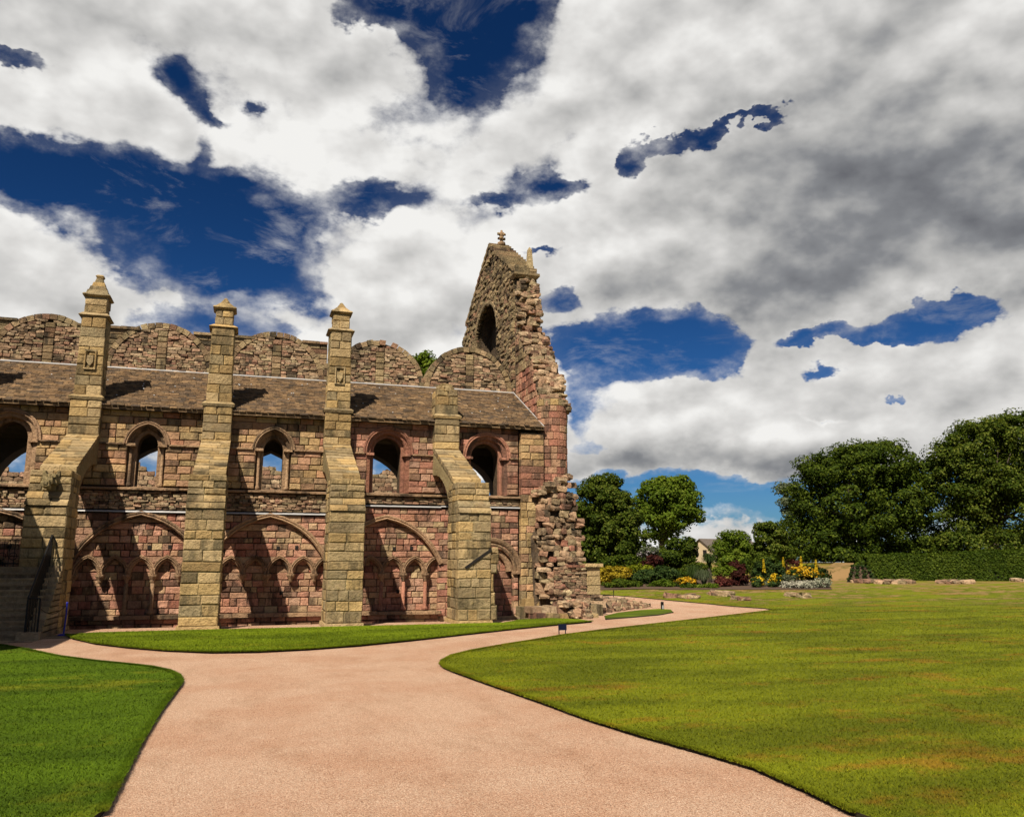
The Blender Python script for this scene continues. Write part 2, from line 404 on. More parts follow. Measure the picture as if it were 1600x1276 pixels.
# ------------------------------------------------------------------ materials
MATS = {}
def newmat(name):
    m = bpy.data.materials.new(name); m.use_nodes = True; t = NT(m.node_tree); t.n.clear()
    out = t.new('ShaderNodeOutputMaterial'); b = t.new('ShaderNodeBsdfPrincipled'); t.l.new(b.outputs[0], out.inputs[0])
    MATS[name] = m; return m, t, b
def rand_piece(t):
    oi = t.new('ShaderNodeObjectInfo'); g = t.new('ShaderNodeNewGeometry')
    return t.math('FRACT', t.math('ADD', oi.outputs['Random'], g.outputs['Random Per Island'])), g.outputs['Position']
def stone(name, pal, mott=.35, stain=.5, stain_col=(.035, .03, .024), bump=.5, fine=26.0, lichen=None, rough=.92, var=.5):
    m, t, b = newmat(name); r, pos = rand_piece(t)
    c = t.ramp(r, pal)
    r2 = t.math('FRACT', t.math('MULTIPLY', r, 7.31)); r3 = t.math('FRACT', t.math('MULTIPLY', r, 23.7))
    n1 = t.noise(pos, 3.1, 6, .62); n2 = t.noise(pos, fine, 5, .72); n4 = t.noise(pos, 9.0, 5, .65)
    v = t.math('MULTIPLY', t.math('ADD', 1.40 - var, t.math('MULTIPLY', r3, var)), t.math('ADD', 1.0 - mott * .9, t.math('MULTIPLY', n2, mott * 1.8)))
    v = t.math('MULTIPLY', v, t.maprange(n4, .25, .75, .68, 1.22, 'LINEAR'))
    cs = t.new('ShaderNodeVectorMath', operation='SCALE'); t.l.new(c, cs.inputs[0]); t.l.new(v, cs.inputs['Scale']); c = cs.outputs[0]
    c = t.mix(t.math('MULTIPLY', t.maprange(n1, .45, .72), .5), c, t.mix(.6, c, rgb(.26, .15, .065)))
    drip = t.noise(t.vmath('MULTIPLY', pos, (1, 1, .28)), 2.1, 7, .70)
    st = t.math('MULTIPLY', t.maprange(t.math('ADD', drip, t.math('MULTIPLY', t.math('SUBTRACT', r2, .5), .30)), .50, .72), stain)
    c = t.mix(st, c, rgb(*stain_col))
    soot = t.maprange(t.noise(t.vmath('ADD', pos, (3, 9, 5)), .7, 5, .6), .50, .66, 0, .55)
    c = t.mix(t.math('MULTIPLY', soot, stain), c, t.mix(1.0, c, rgb(.42, .40, .38), 'MULTIPLY'))
    if lichen: c = t.mix(t.math('MULTIPLY', t.maprange(n4, .56, .70), .6), c, rgb(*lichen))
    c = t.mix(t.maprange(n2, .30, .40, .55, 0), c, rgb(*[x * .8 for x in stain_col]))
    t.l.new(t.scale(c, ALB), b.inputs['Base Color']); b.inputs['Roughness'].default_value = rough
    b.inputs['Specular IOR Level'].default_value = .12
    bp = t.new('ShaderNodeBump'); bp.inputs['Strength'].default_value = min(1, bump * 1.3); bp.inputs['Distance'].default_value = .08
    h = t.math('ADD', n4, t.math('MULTIPLY', n2, .4))
    t.l.new(h, bp.inputs['Height']); t.l.new(bp.outputs[0], b.inputs['Normal'])
    return m
def plain(name, col, rough=.6, metal=0.0, var=.25, scale=12.0, bump=.0, spec=.3):
    m, t, b = newmat(name); g = t.new('ShaderNodeNewGeometry'); n = t.noise(g.outputs['Position'], scale, 4, .6)
    c = t.mix(n, rgb(*[x * (1 - var) for x in col]), rgb(*[min(1, x * (1 + var)) for x in col]))
    t.l.new(t.scale(c, ALB), b.inputs['Base Color']); b.inputs['Roughness'].default_value = rough; b.inputs['Metallic'].default_value = metal
    b.inputs['Specular IOR Level'].default_value = spec
    if bump:
        bp = t.new('ShaderNodeBump'); bp.inputs['Strength'].default_value = bump; bp.inputs['Distance'].default_value = .02
        t.l.new(n, bp.inputs['Height']); t.l.new(bp.outputs[0], b.inputs['Normal'])
    return m
def leafmat(name, stops, trans=.3, rough=.6):
    m, t, b = newmat(name); r, pos = rand_piece(t)
    c = t.ramp(r, stops)
    c = t.mix(t.maprange(t.noise(pos, .55, 3, .5), .35, .65), c, t.mix(1.0, c, rgb(.62, .70, .6), 'MULTIPLY'))
    t.l.new(t.scale(c, ALB), b.inputs['Base Color']); b.inputs['Roughness'].default_value = rough; b.inputs['Specular IOR Level'].default_value = .06
    tr = t.new('ShaderNodeBsdfTranslucent'); t.l.new(t.mix(1.0, t.scale(c, ALB), rgb(1.25, 1.2, .5), 'MULTIPLY'), tr.inputs[0])
    mx = t.new('ShaderNodeMixShader'); mx.inputs[0].default_value = trans
    out = [n for n in t.n if n.type == 'OUTPUT_MATERIAL'][0]
    t.l.new(b.outputs[0], mx.inputs[1]); t.l.new(tr.outputs[0], mx.inputs[2]); t.l.new(mx.outputs[0], out.inputs[0])
    return m

BUFF = [(0, (.30, .205, .095)), (.18, (.42, .295, .135)), (.34, (.30, .235, .14)), (.48, (.48, .325, .14)), (.62, (.275, .22, .13)), (.76, (.44, .32, .165)), (.9, (.36, .27, .15)), (1, (.22, .17, .10))]
stone('pier_stone', BUFF, .45, .75, (.055, .048, .03), .8, lichen=(.27, .205, .085))
stone('pier_core', [(0, (.24, .19, .10)), (1, (.30, .24, .125))], .5, .7, (.05, .042, .03), 1.0, fine=14, lichen=(.20, .16, .075))
PINK = [(0, (.36, .165, .12)), (.2, (.45, .245, .17)), (.38, (.33, .135, .095)), (.5, (.44, .30, .185)), (.62, (.40, .20, .14)), (.74, (.46, .35, .20)), (.84, (.25, .15, .10)), (.92, (.48, .29, .21)), (1, (.30, .20, .13))]
stone('wall_stone', PINK, .45, .8, (.045, .034, .026), .8)
MIXED = [(0, (.40, .275, .135)), (.2, (.45, .30, .15)), (.36, (.38, .175, .115)), (.5, (.46, .34, .17)), (.64, (.32, .21, .115)), (.78, (.43, .245, .155)), (.9, (.22, .15, .09)), (1, (.45, .32, .17))]
stone('upper_wall_stone', MIXED, .45, .75, (.045, .036, .027), .8)
RED = [(0, (.33, .145, .10)), (.3, (.40, .19, .13)), (.5, (.27, .115, .085)), (.65, (.42, .27, .17)), (.8, (.44, .24, .16)), (1, (.23, .12, .085))]
stone('red_stone', RED, .45, .75, (.04, .032, .026), .8)
stone('rubble_stone', [(0, (.33, .215, .14)), (.2, (.43, .30, .19)), (.4, (.31, .165, .115)), (.55, (.40, .32, .19)), (.7, (.27, .19, .12)), (.85, (.46, .35, .23)), (1, (.35, .20, .135))], .5, .8, (.035, .028, .022), .9, var=.75)
stone('gable_stone', [(0, (.24, .185, .105)), (.3, (.32, .24, .135)), (.5, (.26, .175, .105)), (.7, (.35, .275, .155)), (.85, (.27, .15, .10)), (1, (.18, .145, .085))], .5, .85, (.032, .028, .022), .9, var=.7)
stone('mortar', [(0, (.085, .062, .042)), (1, (.115, .085, .058))], .5, .6, (.025, .02, .016), .9, fine=12)
stone('moulding_stone', [(0, (.30, .20, .12)), (.5, (.35, .225, .14)), (1, (.26, .175, .11))], .5, .85, (.035, .029, .023), .8)
stone('red_moulding', [(0, (.31, .14, .095)), (1, (.37, .18, .125))], .5, .75, (.04, .034, .028), .8)
stone('step_stone', [(0, (.22, .17, .11)), (.5, (.34, .26, .16)), (1, (.24, .18, .12))], .4, .5, (.04, .035, .03), .4)
stone('slate', [(0, (.135, .09, .055)), (.2, (.21, .135, .075)), (.4, (.10, .075, .055)), (.6, (.25, .165, .09)), (.8, (.155, .10, .06)), (1, (.085, .065, .05))], .5, .6, (.04, .034, .028), .6, var=.55)
plain('lead', (.42, .42, .43), .45, .2, .3, 6)
plain('iron', (.008, .008, .009), .45, .3, .2, 20)
plain('dark_void', (.012, .010, .009), .95)
plain('blue_paint', (.012, .02, .26), .4)
plain('navy_paint', (.006, .008, .028), .4)
plain('white_paint', (.75, .74, .70), .5)
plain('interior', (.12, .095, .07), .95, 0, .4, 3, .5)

# ================================================================== THE ABBEY
YW = 33.4                                     # face of the aisle wall
PIERX = [-10.45, -5.92, -1.35, 3.17, 7.62]
BAYC = [-8.35, -3.80, .78, 5.28, 9.55]
GB = -.27                                     # ground level at the foot of the wall
abbey = empty('abbey_ruin', (0, 33.4, GB), 'roofless ruined stone abbey with flying buttresses, blind arcade and broken east gable', 'abbey')
def M(n): return MATS[n]
STONES = []                                   # (score, plane, quad, material, depth, parent kind)
def stones(pl, quads, mat, depth=.16, proud=.012, w=1.0):
    for q in quads:
        area = (q[1] - q[0] + q[2] - q[3]) * .5 * (q[5] - q[4]); c = pl.p((q[0] + q[1]) / 2, q[4], 0)
        vis = 1.0 if -8.7 < c.x < 12.2 and q[5] > -.3 else .0
        for px in PIERX:                       # hidden behind a buttress pier as seen from the path
            k = c.y / 28.4; xs = c.x / k
            if abs(xs - px) < .62 and q[5] < 4.6: vis *= .1
        STONES.append((area * vis * w, pl, q, mat, depth, proud))

# ---- upper wall with the windows ---------------------------------------------------
WIN = [dict(c=-8.40, a=.92, ai=.56, ap=7.42, kind=1), dict(c=-3.80, a=.66, ai=.36, ap=7.18, kind=0), dict(c=.78, a=.66, ai=.37, ap=7.20, kind=0),
       dict(c=5.28, a=.86, ai=.57, ap=7.42, kind=1), dict(c=9.45, a=.90, ai=.62, ap=7.36, kind=1)]
SILL, SPR = 4.86, 6.42
wall = MB()
S0 = SOUTH(YW)
X0, X1 = -13.0, 11.95
big = []                                      # blind bays of the lower stage
for c in BAYC[:4]: big.append(arch_pts(c, 2.16, 2.0, 3.78, .13, base=-.05))
door_out = round_pts(9.62, 1.02, 1.72, base=-.22)
whole = []
for w in WIN:
    bl = .17 if w['kind'] == 0 else .22
    w['P'] = arch_pts(w['c'], w['a'], SPR, w['ap'], bl, base=SILL)
    w['Pi'] = arch_pts(w['c'], w['ai'], SPR - .02, w['ap'] - .26, bl, base=SILL)
panel(wall, S0, [(X0, -.6), (X1, -.6), (X1, 7.85), (X0, 7.85)], [w['P'] for w in WIN], -.36, -.55)
panel(wall, S0, [(X0, -.6), (X1, -.6), (X1, 7.85), (X0, 7.85)], [w['Pi'] for w in WIN], -.55, -1.15)
aisle_wall = wall.build('aisle_wall', M('mortar'), abbey)

cs_up = courses(4.88, 7.72, .21, .34, stops=(SPR,))
for x0, x1, mat in ((X0, 3.3, 'upper_wall_stone'), (3.3, 10.85, 'wall_stone')):
    stones(S0, layout(x0, x1, cs_up, .34, .66, [interval(w['P']) for w in WIN]), mat, .34)
for w in WIN:                                 # window dressings
    red = w['kind'] == 1 and w['c'] > 0
    mm = M('red_moulding') if red else M('moulding_stone')
    win = MB(); P = w['P'][1:-1]; Pin = w['Pi']
    panel(win, S0, [(w['c'] - w['a'] - .01, SILL), (w['c'] + w['a'] + .01, SILL)] + [(u, v) for u, v in reversed(P)], [Pin], -.30, -.54)
    sweep(win, S0, P, ROLL(.17, .09, -.2))                       # hood mould
    if w['kind'] == 1: sweep(win, S0, w['P'], [(-.16, -.5), (-.16, -.16), (-.12, -.06), (0.01, -.03), (.01, -.3)])
    else: sweep(win, S0, P, [(-.13, -.5), (-.13, -.2), (-.05, -.10), (.01, -.05), (.01, -.3)])
    frame = win.build('window_surround', mm, abbey)
    for sgn in (-1, 1):
        xx = w['c'] + sgn * (w['a'] - .11)
        if w['kind'] == 0:
            sh = MB(); sh.lathe(xx, YW + .17, [(.10, SILL), (.10, SILL + .1), (.065, SILL + .16), (.06, SPR - .2), (.06, SPR - .16), (.11, SPR - .02), (.12, SPR + .04)], 8)
            sh.build('nook_shaft', mm, frame, True)
        cap = MB(); cap.box(xx - .16, xx + .16, YW - .07, YW + .3, SPR - .06, SPR + .04); cap.build('impost', mm, frame)
strips = []
for x0, x1 in zip([X0] + [w['c'] + w['a'] + .12 for w in WIN], [w['c'] - w['a'] - .12 for w in WIN] + [10.8]):
    mb = MB(); mb.add([(x0, YW + .1, SPR - .06), (x1, YW + .1, SPR - .06), (x1, YW - .09, SPR - .02), (x0, YW - .09, SPR - .02), (x0, YW - .09, SPR + .03), (x1, YW - .09, SPR + .03), (x1, YW + .1, SPR + .07), (x0, YW + .1, SPR + .07)],
                     [(0, 1, 2, 3), (3, 2, 5, 4), (4, 5, 6, 7), (0, 3, 4, 7), (1, 6, 5, 2)]); mb.build('string_course', M('moulding_stone'), abbey)
x = X0                                        # sill course, stone by stone
while x < 10.9:
    L = RNG.uniform(.7, 1.5); x2 = min(x + L, 10.95); s = MB(); d = RNG.uniform(-.015, .02)
    s.add([(x + .008, YW + .2, 4.70), (x2 - .008, YW + .2, 4.70), (x2 - .008, YW - .13 + d, 4.74 + d), (x + .008, YW - .13 + d, 4.74 + d), (x + .008, YW - .13 + d, 4.80), (x2 - .008, YW - .13 + d, 4.80), (x2 - .008, YW + .36, 4.885), (x + .008, YW + .36, 4.885)],
          [(0, 1, 2, 3), (3, 2, 5, 4), (4, 5, 6, 7), (0, 3, 4, 7), (1, 6, 5, 2)]); s.build('sill_stone', M('moulding_stone'), abbey); x = x2
# rubble weathering between the sill and the old cloister roof line
band = MB(); rubble_face(band, SOUTH(YW + .04), X0, 3.4, 4.02, 4.68, .07, .13, .16, .42, .2, proud=.05)
rubble_face(band, SOUTH(YW + .02), 3.4, 10.9, 4.42, 4.68, .07, .12, .2, .5, .2, proud=.03)
kind(band.build('rubble_band', M('rubble_stone'), abbey), 'stuff')
for x0, x1, z in ((X0, 3.4, 3.92), (3.4, 7.5, 4.30), (7.5, 10.9, 4.33)):
    f = MB(); f.add([(x0, YW + .1, z + .07), (x1, YW + .1, z + .07), (x1, YW - .08, z + .03), (x0, YW - .08, z + .03), (x0, YW - .09, z - .005), (x1, YW - .09, z - .005), (x1, YW + .1, z - .01), (x0, YW + .1, z - .01)],
                    [(0, 1, 2, 3), (3, 2, 5, 4), (4, 5, 6, 7), (0, 3, 4, 7), (1, 6, 5, 2)]); f.build('lead_flashing', M('lead'), abbey)
# ---- lower stage -------------------------------------------------------------------
cs_lo = courses(-.22, 3.88, .20, .31, stops=(2.0,))
stones(S0, layout(X0, 3.4, cs_lo, .34, .62, [interval(P) for P in big]), 'wall_stone', .38)
cs_lo2 = courses(-.22, 4.26, .20, .30, stops=(2.0,))
stones(S0, layout(3.4, 10.85, cs_lo2, .30, .58, [interval(P) for P in big] + [interval(door_out)]), 'wall_stone', .38)
arcades = []
for i, c in enumerate(BAYC[:4]):
    P = big[i]; ph = [.0, .10, .42, .30][i]
    joints = [c - 2.2 + ph + .885 * k for k in range(6)]
    small = [arch_pts((a + b) / 2, .40, 1.66, 2.24, .15, base=1.55, n=5) for a, b in zip(joints[:-1], joints[1:])]
    small = [s for s in small if c - 2.25 < (s[0][0] + s[-1][0]) / 2 < c + 2.25]
    # inner plane above the arcade, and the back plane beneath the small arches
    stones(SOUTH(YW + .12), layout(c - 2.3, c + 2.3, courses(1.56, 3.76, .20, .28, stops=(2.3,)), .26, .52, [interval(s) for s in small], interval(P, -.05)), 'wall_stone', .26)
    stones(SOUTH(YW + .30), layout(c - 2.25, c + 2.25, courses(.20, 2.22, .20, .30), .28, .55), 'wall_stone', .1, w=.8)
    arc = MB(); sweep(arc, S0, P[1:-1], ROLL(.20, .10, -.16)); arc.build('relieving_arch', M('moulding_stone'), abbey)
    ar = MB()
    for s in small: sweep(ar, SOUTH(YW + .12), s[1:-1], ROLL(.13, .10, -.2)); sweep(ar, SOUTH(YW + .12), s[1:-1], [(-.07, -.2), (-.07, -.02), (-.03, .03), (.01, .02), (.01, -.2)])
    arcade = ar.build('blind_arcade', M('moulding_stone'), abbey)
    keep_shaft = {0: [1, 2, 3], 1: [2, 3], 2: [], 3: [1, 2, 3, 4, 5]}[i]
    for k, x in enumerate(joints):
        if not c - 2.2 < x < c + 2.25: continue
        cp = MB(); cp.lathe(x, YW + .10, [(.03, 1.34), (.06, 1.38), (.085, 1.46), (.15, 1.57), (.16, 1.58), (.17, 1.62), (.17, 1.66)], 8); cp.build('capital', M('moulding_stone'), arcade)
        if k in keep_shaft:
            sh = MB(); sh.lathe(x, YW + .12, [(.13, .22), (.13, .30), (.09, .36), (.078, .40), (.072, 1.34)], 8); sh.build('arcade_shaft', M('red_moulding' if i == 3 else 'moulding_stone'), arcade, True)
    xb = c - 2.28                               # bench along the foot of the wall
    while xb < c + 2.2:
        L = RNG.uniform(.8, 1.5); x2 = min(xb + L, c + 2.28); b = MB(); d = RNG.uniform(-.02, .02)
        b.box(xb + .01, x2 - .01, YW - .16 + d, YW + .4, .07, .20 + d * .4); b.build('bench_slab', M('moulding_stone'), abbey); xb = x2
    stones(SOUTH(YW + .03), layout(c - 2.28, c + 2.28, courses(-.30, .07, .17, .19), .4, .8), 'wall_stone', .2, w=.5)
    for hx, hz in ((c + .35, 2.64), (c + 1.05, 2.66), (c + .55, .95)):          # putlog holes
        h = MB(); h.box(hx - .06, hx + .06, YW + .10, YW + .14, hz - .07, hz + .07); h.build('putlog_hole', M('dark_void'), abbey)
# processional doorway, blocked
dr = MB(); sweep(dr, S0, round_pts(9.62, 1.30, 1.72), [(-.28, -.3), (-.28, .0), (-.2, .05), (-.14, .0), (-.08, .06), (-.02, .09), (.06, .10), (.10, .02), (.10, -.2)])
sweep(dr, SOUTH(YW + .22), round_pts(9.62, .82, 1.72), [(-.06, -.2), (-.06, .02), (0, .08), (.12, .1), (.22, .06), (.22, -.2)])
dr.box(10.60, 10.98, YW - .10, YW + .3, 1.62, 1.74); dr.box(8.26, 8.64, YW - .10, YW + .3, 1.62, 1.74)
doorway = dr.build('doorway_arch', M('moulding_stone'), abbey)
for x in (8.52, 10.72):
    sh = MB(); sh.lathe(x, YW + .14, [(.15, -.2), (.15, -.06), (.10, .02), (.075, .06), (.07, 1.40), (.08, 1.42), (.15, 1.60)], 8); sh.build('doorway_shaft', M('moulding_stone'), doorway, True)
stones(SOUTH(YW + .34), layout(8.5, 10.75, courses(-.22, 2.75, .22, .32), .3, .6, (), interval(round_pts(9.62, 1.06, 1.72, base=-.3))), 'red_stone', .1)
st = MB(); st.box(9.3, 11.1, YW - .55, YW + .2, GB - .05, -.08); st.build('door_step', M('step_stone'), abbey)

# ---- stones of the wall: the largest 300 one by one, the rest as one part -----------
STONES.sort(key=lambda s: -s[0])
rest = {}
for i, (sc, pl, q, mat, dep, pr) in enumerate(STONES):
    vs, fs = block(pl, q, dep, proud=pr)
    if i < 300: mobj('wall_block', vs, fs, M(mat), aisle_wall)
    else: rest.setdefault(mat, MB()).add(vs, fs)
jm = MB(); mi = []; mats = sorted(rest)
for k, m_ in enumerate(mats): jm.add(rest[m_].v, rest[m_].f); mi += [k] * len(rest[m_].f)
o = jm.build('wall_masonry', None, aisle_wall)
for m_ in mats: o.data.materials.append(M(m_))
o.data.polygons.foreach_set('material_index', mi); kind(o, 'stuff')

# ---- flying buttresses -------------------------------------------------------------
FL_Y0, FL_Z0, FL_Y1, FL_Z1 = 29.55, 5.02, 33.25, 6.70      # top line of the flyer
def flyer_z(y): return FL_Z0 + (FL_Z1 - FL_Z0) * (y - FL_Y0) / (FL_Y1 - FL_Y0)
def ring_course(mb_list, cx, hw, y0, y1, z0, z1, rng, nfront, sides='LR', dep=.3):
    """one course of a rectangular shaft: fronts, then side stones; returns list of (verts, faces)"""
    out = []
    xs = [cx - hw + 2 * hw * k / nfront + (rng.uniform(-.09, .09) if 0 < k < nfront else 0) for k in range(nfront + 1)]
    d = rng.uniform(.28, .5) if y1 - y0 > .9 else (y1 - y0) * .5
    for a, b in zip(xs[:-1], xs[1:]): out.append(block(SOUTH(y0), (a, b, b, a, z0, z1), d, rng, .02, .022, .014))
    if 'L' in sides:
        u0, u1 = -y1, -(y0 + d); n = max(1, round((u1 - u0) / .55)); us = [u0 + (u1 - u0) * k / n + (rng.uniform(-.08, .08) if 0 < k < n else 0) for k in range(n + 1)]
        out += [block(WEST(cx - hw), (a, b, b, a, z0, z1), .3, rng, .02, .022, .012) for a, b in zip(us[:-1], us[1:])]
    if 'R' in sides:
        u0, u1 = y0 + d, y1; n = max(1, round((u1 - u0) / .55)); us = [u0 + (u1 - u0) * k / n + (rng.uniform(-.08, .08) if 0 < k < n else 0) for k in range(n + 1)]
        out += [block(EAST(cx + hw), (a, b, b, a, z0, z1), .3, rng, .02, .022, .012) for a, b in zip(us[:-1], us[1:])]
    return out
def flying_buttress(i, cx):
    rng = random.Random(100 + i); core = MB(); hw = .595; yf, yb = 28.4, 30.1
    core.box(cx - hw + .03, cx + hw - .03, yf + .03, yb - .02, -.3, 3.9)
    core.box(cx - hw + .03, cx + hw - .03, yf + .28, yb - .02, 3.9, 4.86)
    prof = [(yf + .6, 4.8), (FL_Y0 - .2, 4.9), (FL_Y0, FL_Z0 - .05), (FL_Y1 + .2, FL_Z1 - .02), (YW + .02, 5.62)]
    for k in range(9):                          # quadrant soffit
        a = k / 8 * pi / 2; prof.append((YW - .1 - 3.2 * sin(a) * .99, 3.35 + 2.25 * cos(a)))
    prof += [(yb - .3, 3.35)]
    core.prism_x(prof, cx - .49, cx + .49)
    top = [11.1, 11.1, 11.05, 11.3, 9.2][i]
    core.box(cx - .47, cx + .47, 33.02, 34.0, 5.9, 8.0); core.box(cx - .43, cx + .43, 33.06, 33.95, 8.0, top)
    b = core.build('flying_buttress', M('pier_core'), abbey)
    # base mouldings
    for hx, z0, z1 in ((.10, -.3, .0), (.06, .0, .12)):
        m_ = MB(); m_.frustum(cx, (yf + yb) / 2, z0, z1, hw + hx, (yb - yf) / 2 + hx, hw + hx - .02, (yb - yf) / 2 + hx - .02); m_.build('base_moulding', M('pier_stone'), b)
    parts = []
    zc = .12
    for (z0, z1) in courses(.12, 3.80, .27, .38, rng):
        parts += ring_course(None, cx, hw, yf, yb, z0, z1, rng, rng.choice((2, 2, 3, 2, 1)), 'LR')
    for (z0, z1) in courses(4.26, 4.92, .2, .24, rng):
        parts += ring_course(None, cx, hw - .005, yf + .24, yb, z0, z1, rng, rng.choice((2, 2, 3)), 'LR')
    parts += [p for z0, z1 in ((3.80, 4.26),) for p in ring_course(None, cx, hw - .005, yf + .3, yb, z0, z1, rng, 1, 'LR')]
    for vs, fs in parts: mobj('pier_block', vs, fs, M('pier_stone'), b)
    for z, y0, y1 in ((3.80, yf - .06, yf + .14), (4.02, yf + .10, yf + .26)):     # weathered set-offs
        for xa, xb in ((cx - hw, cx + rng.uniform(-.2, .2)), (None, cx + hw)):
            if xa is None: xa = last
            last = xb; s = MB(); s.add([(xa + .006, y0, z + .01), (xb - .006, y0, z + .01), (xb - .006, y0 + .02, z + .10), (xa + .006, y0 + .02, z + .10), (xa + .006, y1, z + .22), (xb - .006, y1, z + .22), (xb - .006, y1 + .3, z + .22), (xa + .006, y1 + .3, z + .22), (xb - .006, y1 + .3, z + .01), (xa + .006, y1 + .3, z + .01)],
                                       [(0, 1, 2, 3), (3, 2, 5, 4), (4, 5, 6, 7), (7, 6, 8, 9), (0, 9, 8, 1), (0, 3, 4, 7, 9), (1, 8, 6, 5, 2)]); s.build('set_off', M('pier_stone'), b)
    # sloping courses on the back of the flyer
    n = 12
    for k in range(n):
        ya = FL_Y0 + .05 + (FL_Y1 - FL_Y0) * k / n; yb2 = FL_Y0 + .05 + (FL_Y1 - FL_Y0) * (k + 1) / n; cut = cx + rng.uniform(-.2, .2)
        for xa, xb in ((cx - .53, cut), (cut, cx + .53)):
            s = MB(); za, zb = flyer_z(ya), flyer_z(yb2); l = rng.uniform(.0, .03)
            s.add([(xa + .006, ya - .03, za + .07 + l), (xb - .006, ya - .03, za + .07 + l), (xb - .006, yb2 + .02, zb + .05 + l), (xa + .006, yb2 + .02, zb + .05 + l), (xa + .006, ya - .03, za - .09), (xb - .006, ya - .03, za - .09), (xb - .006, yb2 + .02, zb - .1), (xa + .006, yb2 + .02, zb - .1)],
                  [(0, 1, 2, 3), (4, 7, 6, 5), (0, 4, 5, 1), (1, 5, 6, 2), (0, 3, 7, 4)]); s.build('flyer_slab', M('pier_stone'), b)
    # shaft through the roof
    sh = []
    for z0, z1 in courses(6.65, 7.95, .26, .36, rng): sh += ring_course(None, cx, .525, 32.95, 34.0, z0, z1, rng, rng.choice((1, 2, 2)), 'LR')
    for z0, z1 in courses(8.12, top, .30, .44, rng): sh += ring_course(None, cx, .47 - .02 * (z0 - 8), 33.0, 33.95, z0, z1, rng, rng.choice((1, 2, 2)), 'LR')
    for vs, fs in sh: mobj('shaft_block', vs, fs, M('pier_stone'), b)
    nk = MB(); nk.frustum(cx, 33.48, 7.95, 8.05, .56, .56, .60, .60); nk.frustum(cx, 33.48, 8.05, 8.14, .60, .60, .50, .50); nk.build('neck_course', M('pier_stone'), b)
    if i in (1, 3) :                             # carved coat of arms
        z = 9.45; p = MB(); yy = 32.99
        p.box(cx - .20, cx + .20, yy - .05, yy + .1, z - .36, z - .31); p.box(cx - .20, cx + .20, yy - .05, yy + .1, z + .32, z + .38)
        p.box(cx - .20, cx - .15, yy - .05, yy + .1, z - .31, z + .32); p.box(cx + .15, cx + .20, yy - .05, yy + .1, z - .31, z + .32)
        p.add([(cx - .11, yy - .06, z + .16), (cx + .11, yy - .06, z + .16), (cx + .11, yy - .06, z - .08), (cx, yy - .07, z - .25), (cx - .11, yy - .06, z - .08), (cx - .12, yy + .05, z + .17), (cx + .12, yy + .05, z + .17), (cx + .12, yy + .05, z - .08), (cx, yy + .05, z - .27), (cx - .12, yy + .05, z - .08)],
              [(0, 1, 2, 3, 4), (0, 5, 6, 1), (1, 6, 7, 2), (2, 7, 8, 3), (3, 8, 9, 4), (4, 9, 5, 0)])
        p.build('carved_shield', M('pier_stone'), b)
    if i == 4:                                  # broken off just above the eaves
        for k in range(9):
            a = rng.uniform(-.36, .36); c_ = rng.uniform(33.1, 33.85)
            vs, fs = rock((cx + a, c_, top + rng.uniform(-.02, .16)), rng.uniform(.25, .45), rng.uniform(.25, .4), rng.uniform(.15, .28), rng.uniform(0, 3)); mobj('loose_stone', vs, fs, M('pier_stone'), b)
        return b
    pn = MB(); cy = 33.48; z = top
    w_ = .34 if i != 1 else .385
    pn.frustum(cx, cy, z, z + .06, .46, .46, .54, .54); pn.frustum(cx, cy, z + .06, z + .18, .54, .54, w_ + .03, w_ + .03)
    pinn = pn.build('pinnacle', M('pier_stone'), b)
    hh = .62
    for z0, z1 in courses(z + .18, z + .18 + hh, .28, .34, rng):
        for vs, fs in ring_course(None, cx, w_, cy - w_, cy + w_, z0, z1, rng, rng.choice((1, 2)), 'LR'): mobj('pinnacle_block', vs, fs, M('pier_stone'), pinn)
    k_ = MB(); k_.box(cx - w_ + .03, cx + w_ - .03, cy - w_ + .03, cy + w_ - .03, z + .1, z + .2 + hh); z += .18 + hh
    k_.frustum(cx, cy, z, z + .07, w_ + .02, w_ + .02, w_ + .10, w_ + .10); k_.frustum(cx, cy, z + .07, z + .13, w_ + .10, w_ + .10, w_ + .06, w_ + .06)
    if i in (0, 1):
        zz = z + .13; a = w_ + .0
        for q in range(4): k_.frustum(cx, cy, zz, zz + .17, a, a, a - .045, a - .045); zz += .17; a -= .075
        k_.frustum(cx, cy, zz, zz + .10, .10, .10, .15, .15); k_.frustum(cx, cy, zz + .1, zz + .16, .15, .15, .09, .09)
    else:
        k_.frustum(cx, cy, z + .13, z + .30, w_ + .02, w_ + .02, .20, .20); k_.frustum(cx, cy, z + .30, z + .50, .19, .19, .07, .07)
        k_.frustum(cx, cy, z + .50, z + .56, .075, .075, .03, .03)
    k_.build('pinnacle_cap', M('pier_stone'), pinn)
    if i == 1:                                   # carved beast head on the pier
        g = MB(); yy = yf + .2
        for (dx, dy, dz, a, b_, c) in ((.03, .02, 4.60, .40, .44, .36), (.0, -.22, 4.55, .32, .34, .28), (-.02, -.40, 4.44, .24, .26, .18), (.0, -.30, 4.36, .20, .28, .12), (-.11, -.18, 4.72, .12, .16, .12), (.13, -.16, 4.72, .12, .16, .12), (-.17, .0, 4.80, .10, .10, .20), (.21, .02, 4.79, .10, .10, .20), (-.01, -.50, 4.46, .12, .10, .10)):
            V, F_ = rock((cx + dx, yy + dy, dz), a, b_, c, 0, NR, .12, .2); g.add(V, F_)
        g.build('carved_beast_head', M('pier_core'), b)
    return b
BUTT = [flying_buttress(i, x) for i, x in enumerate(PIERX)]
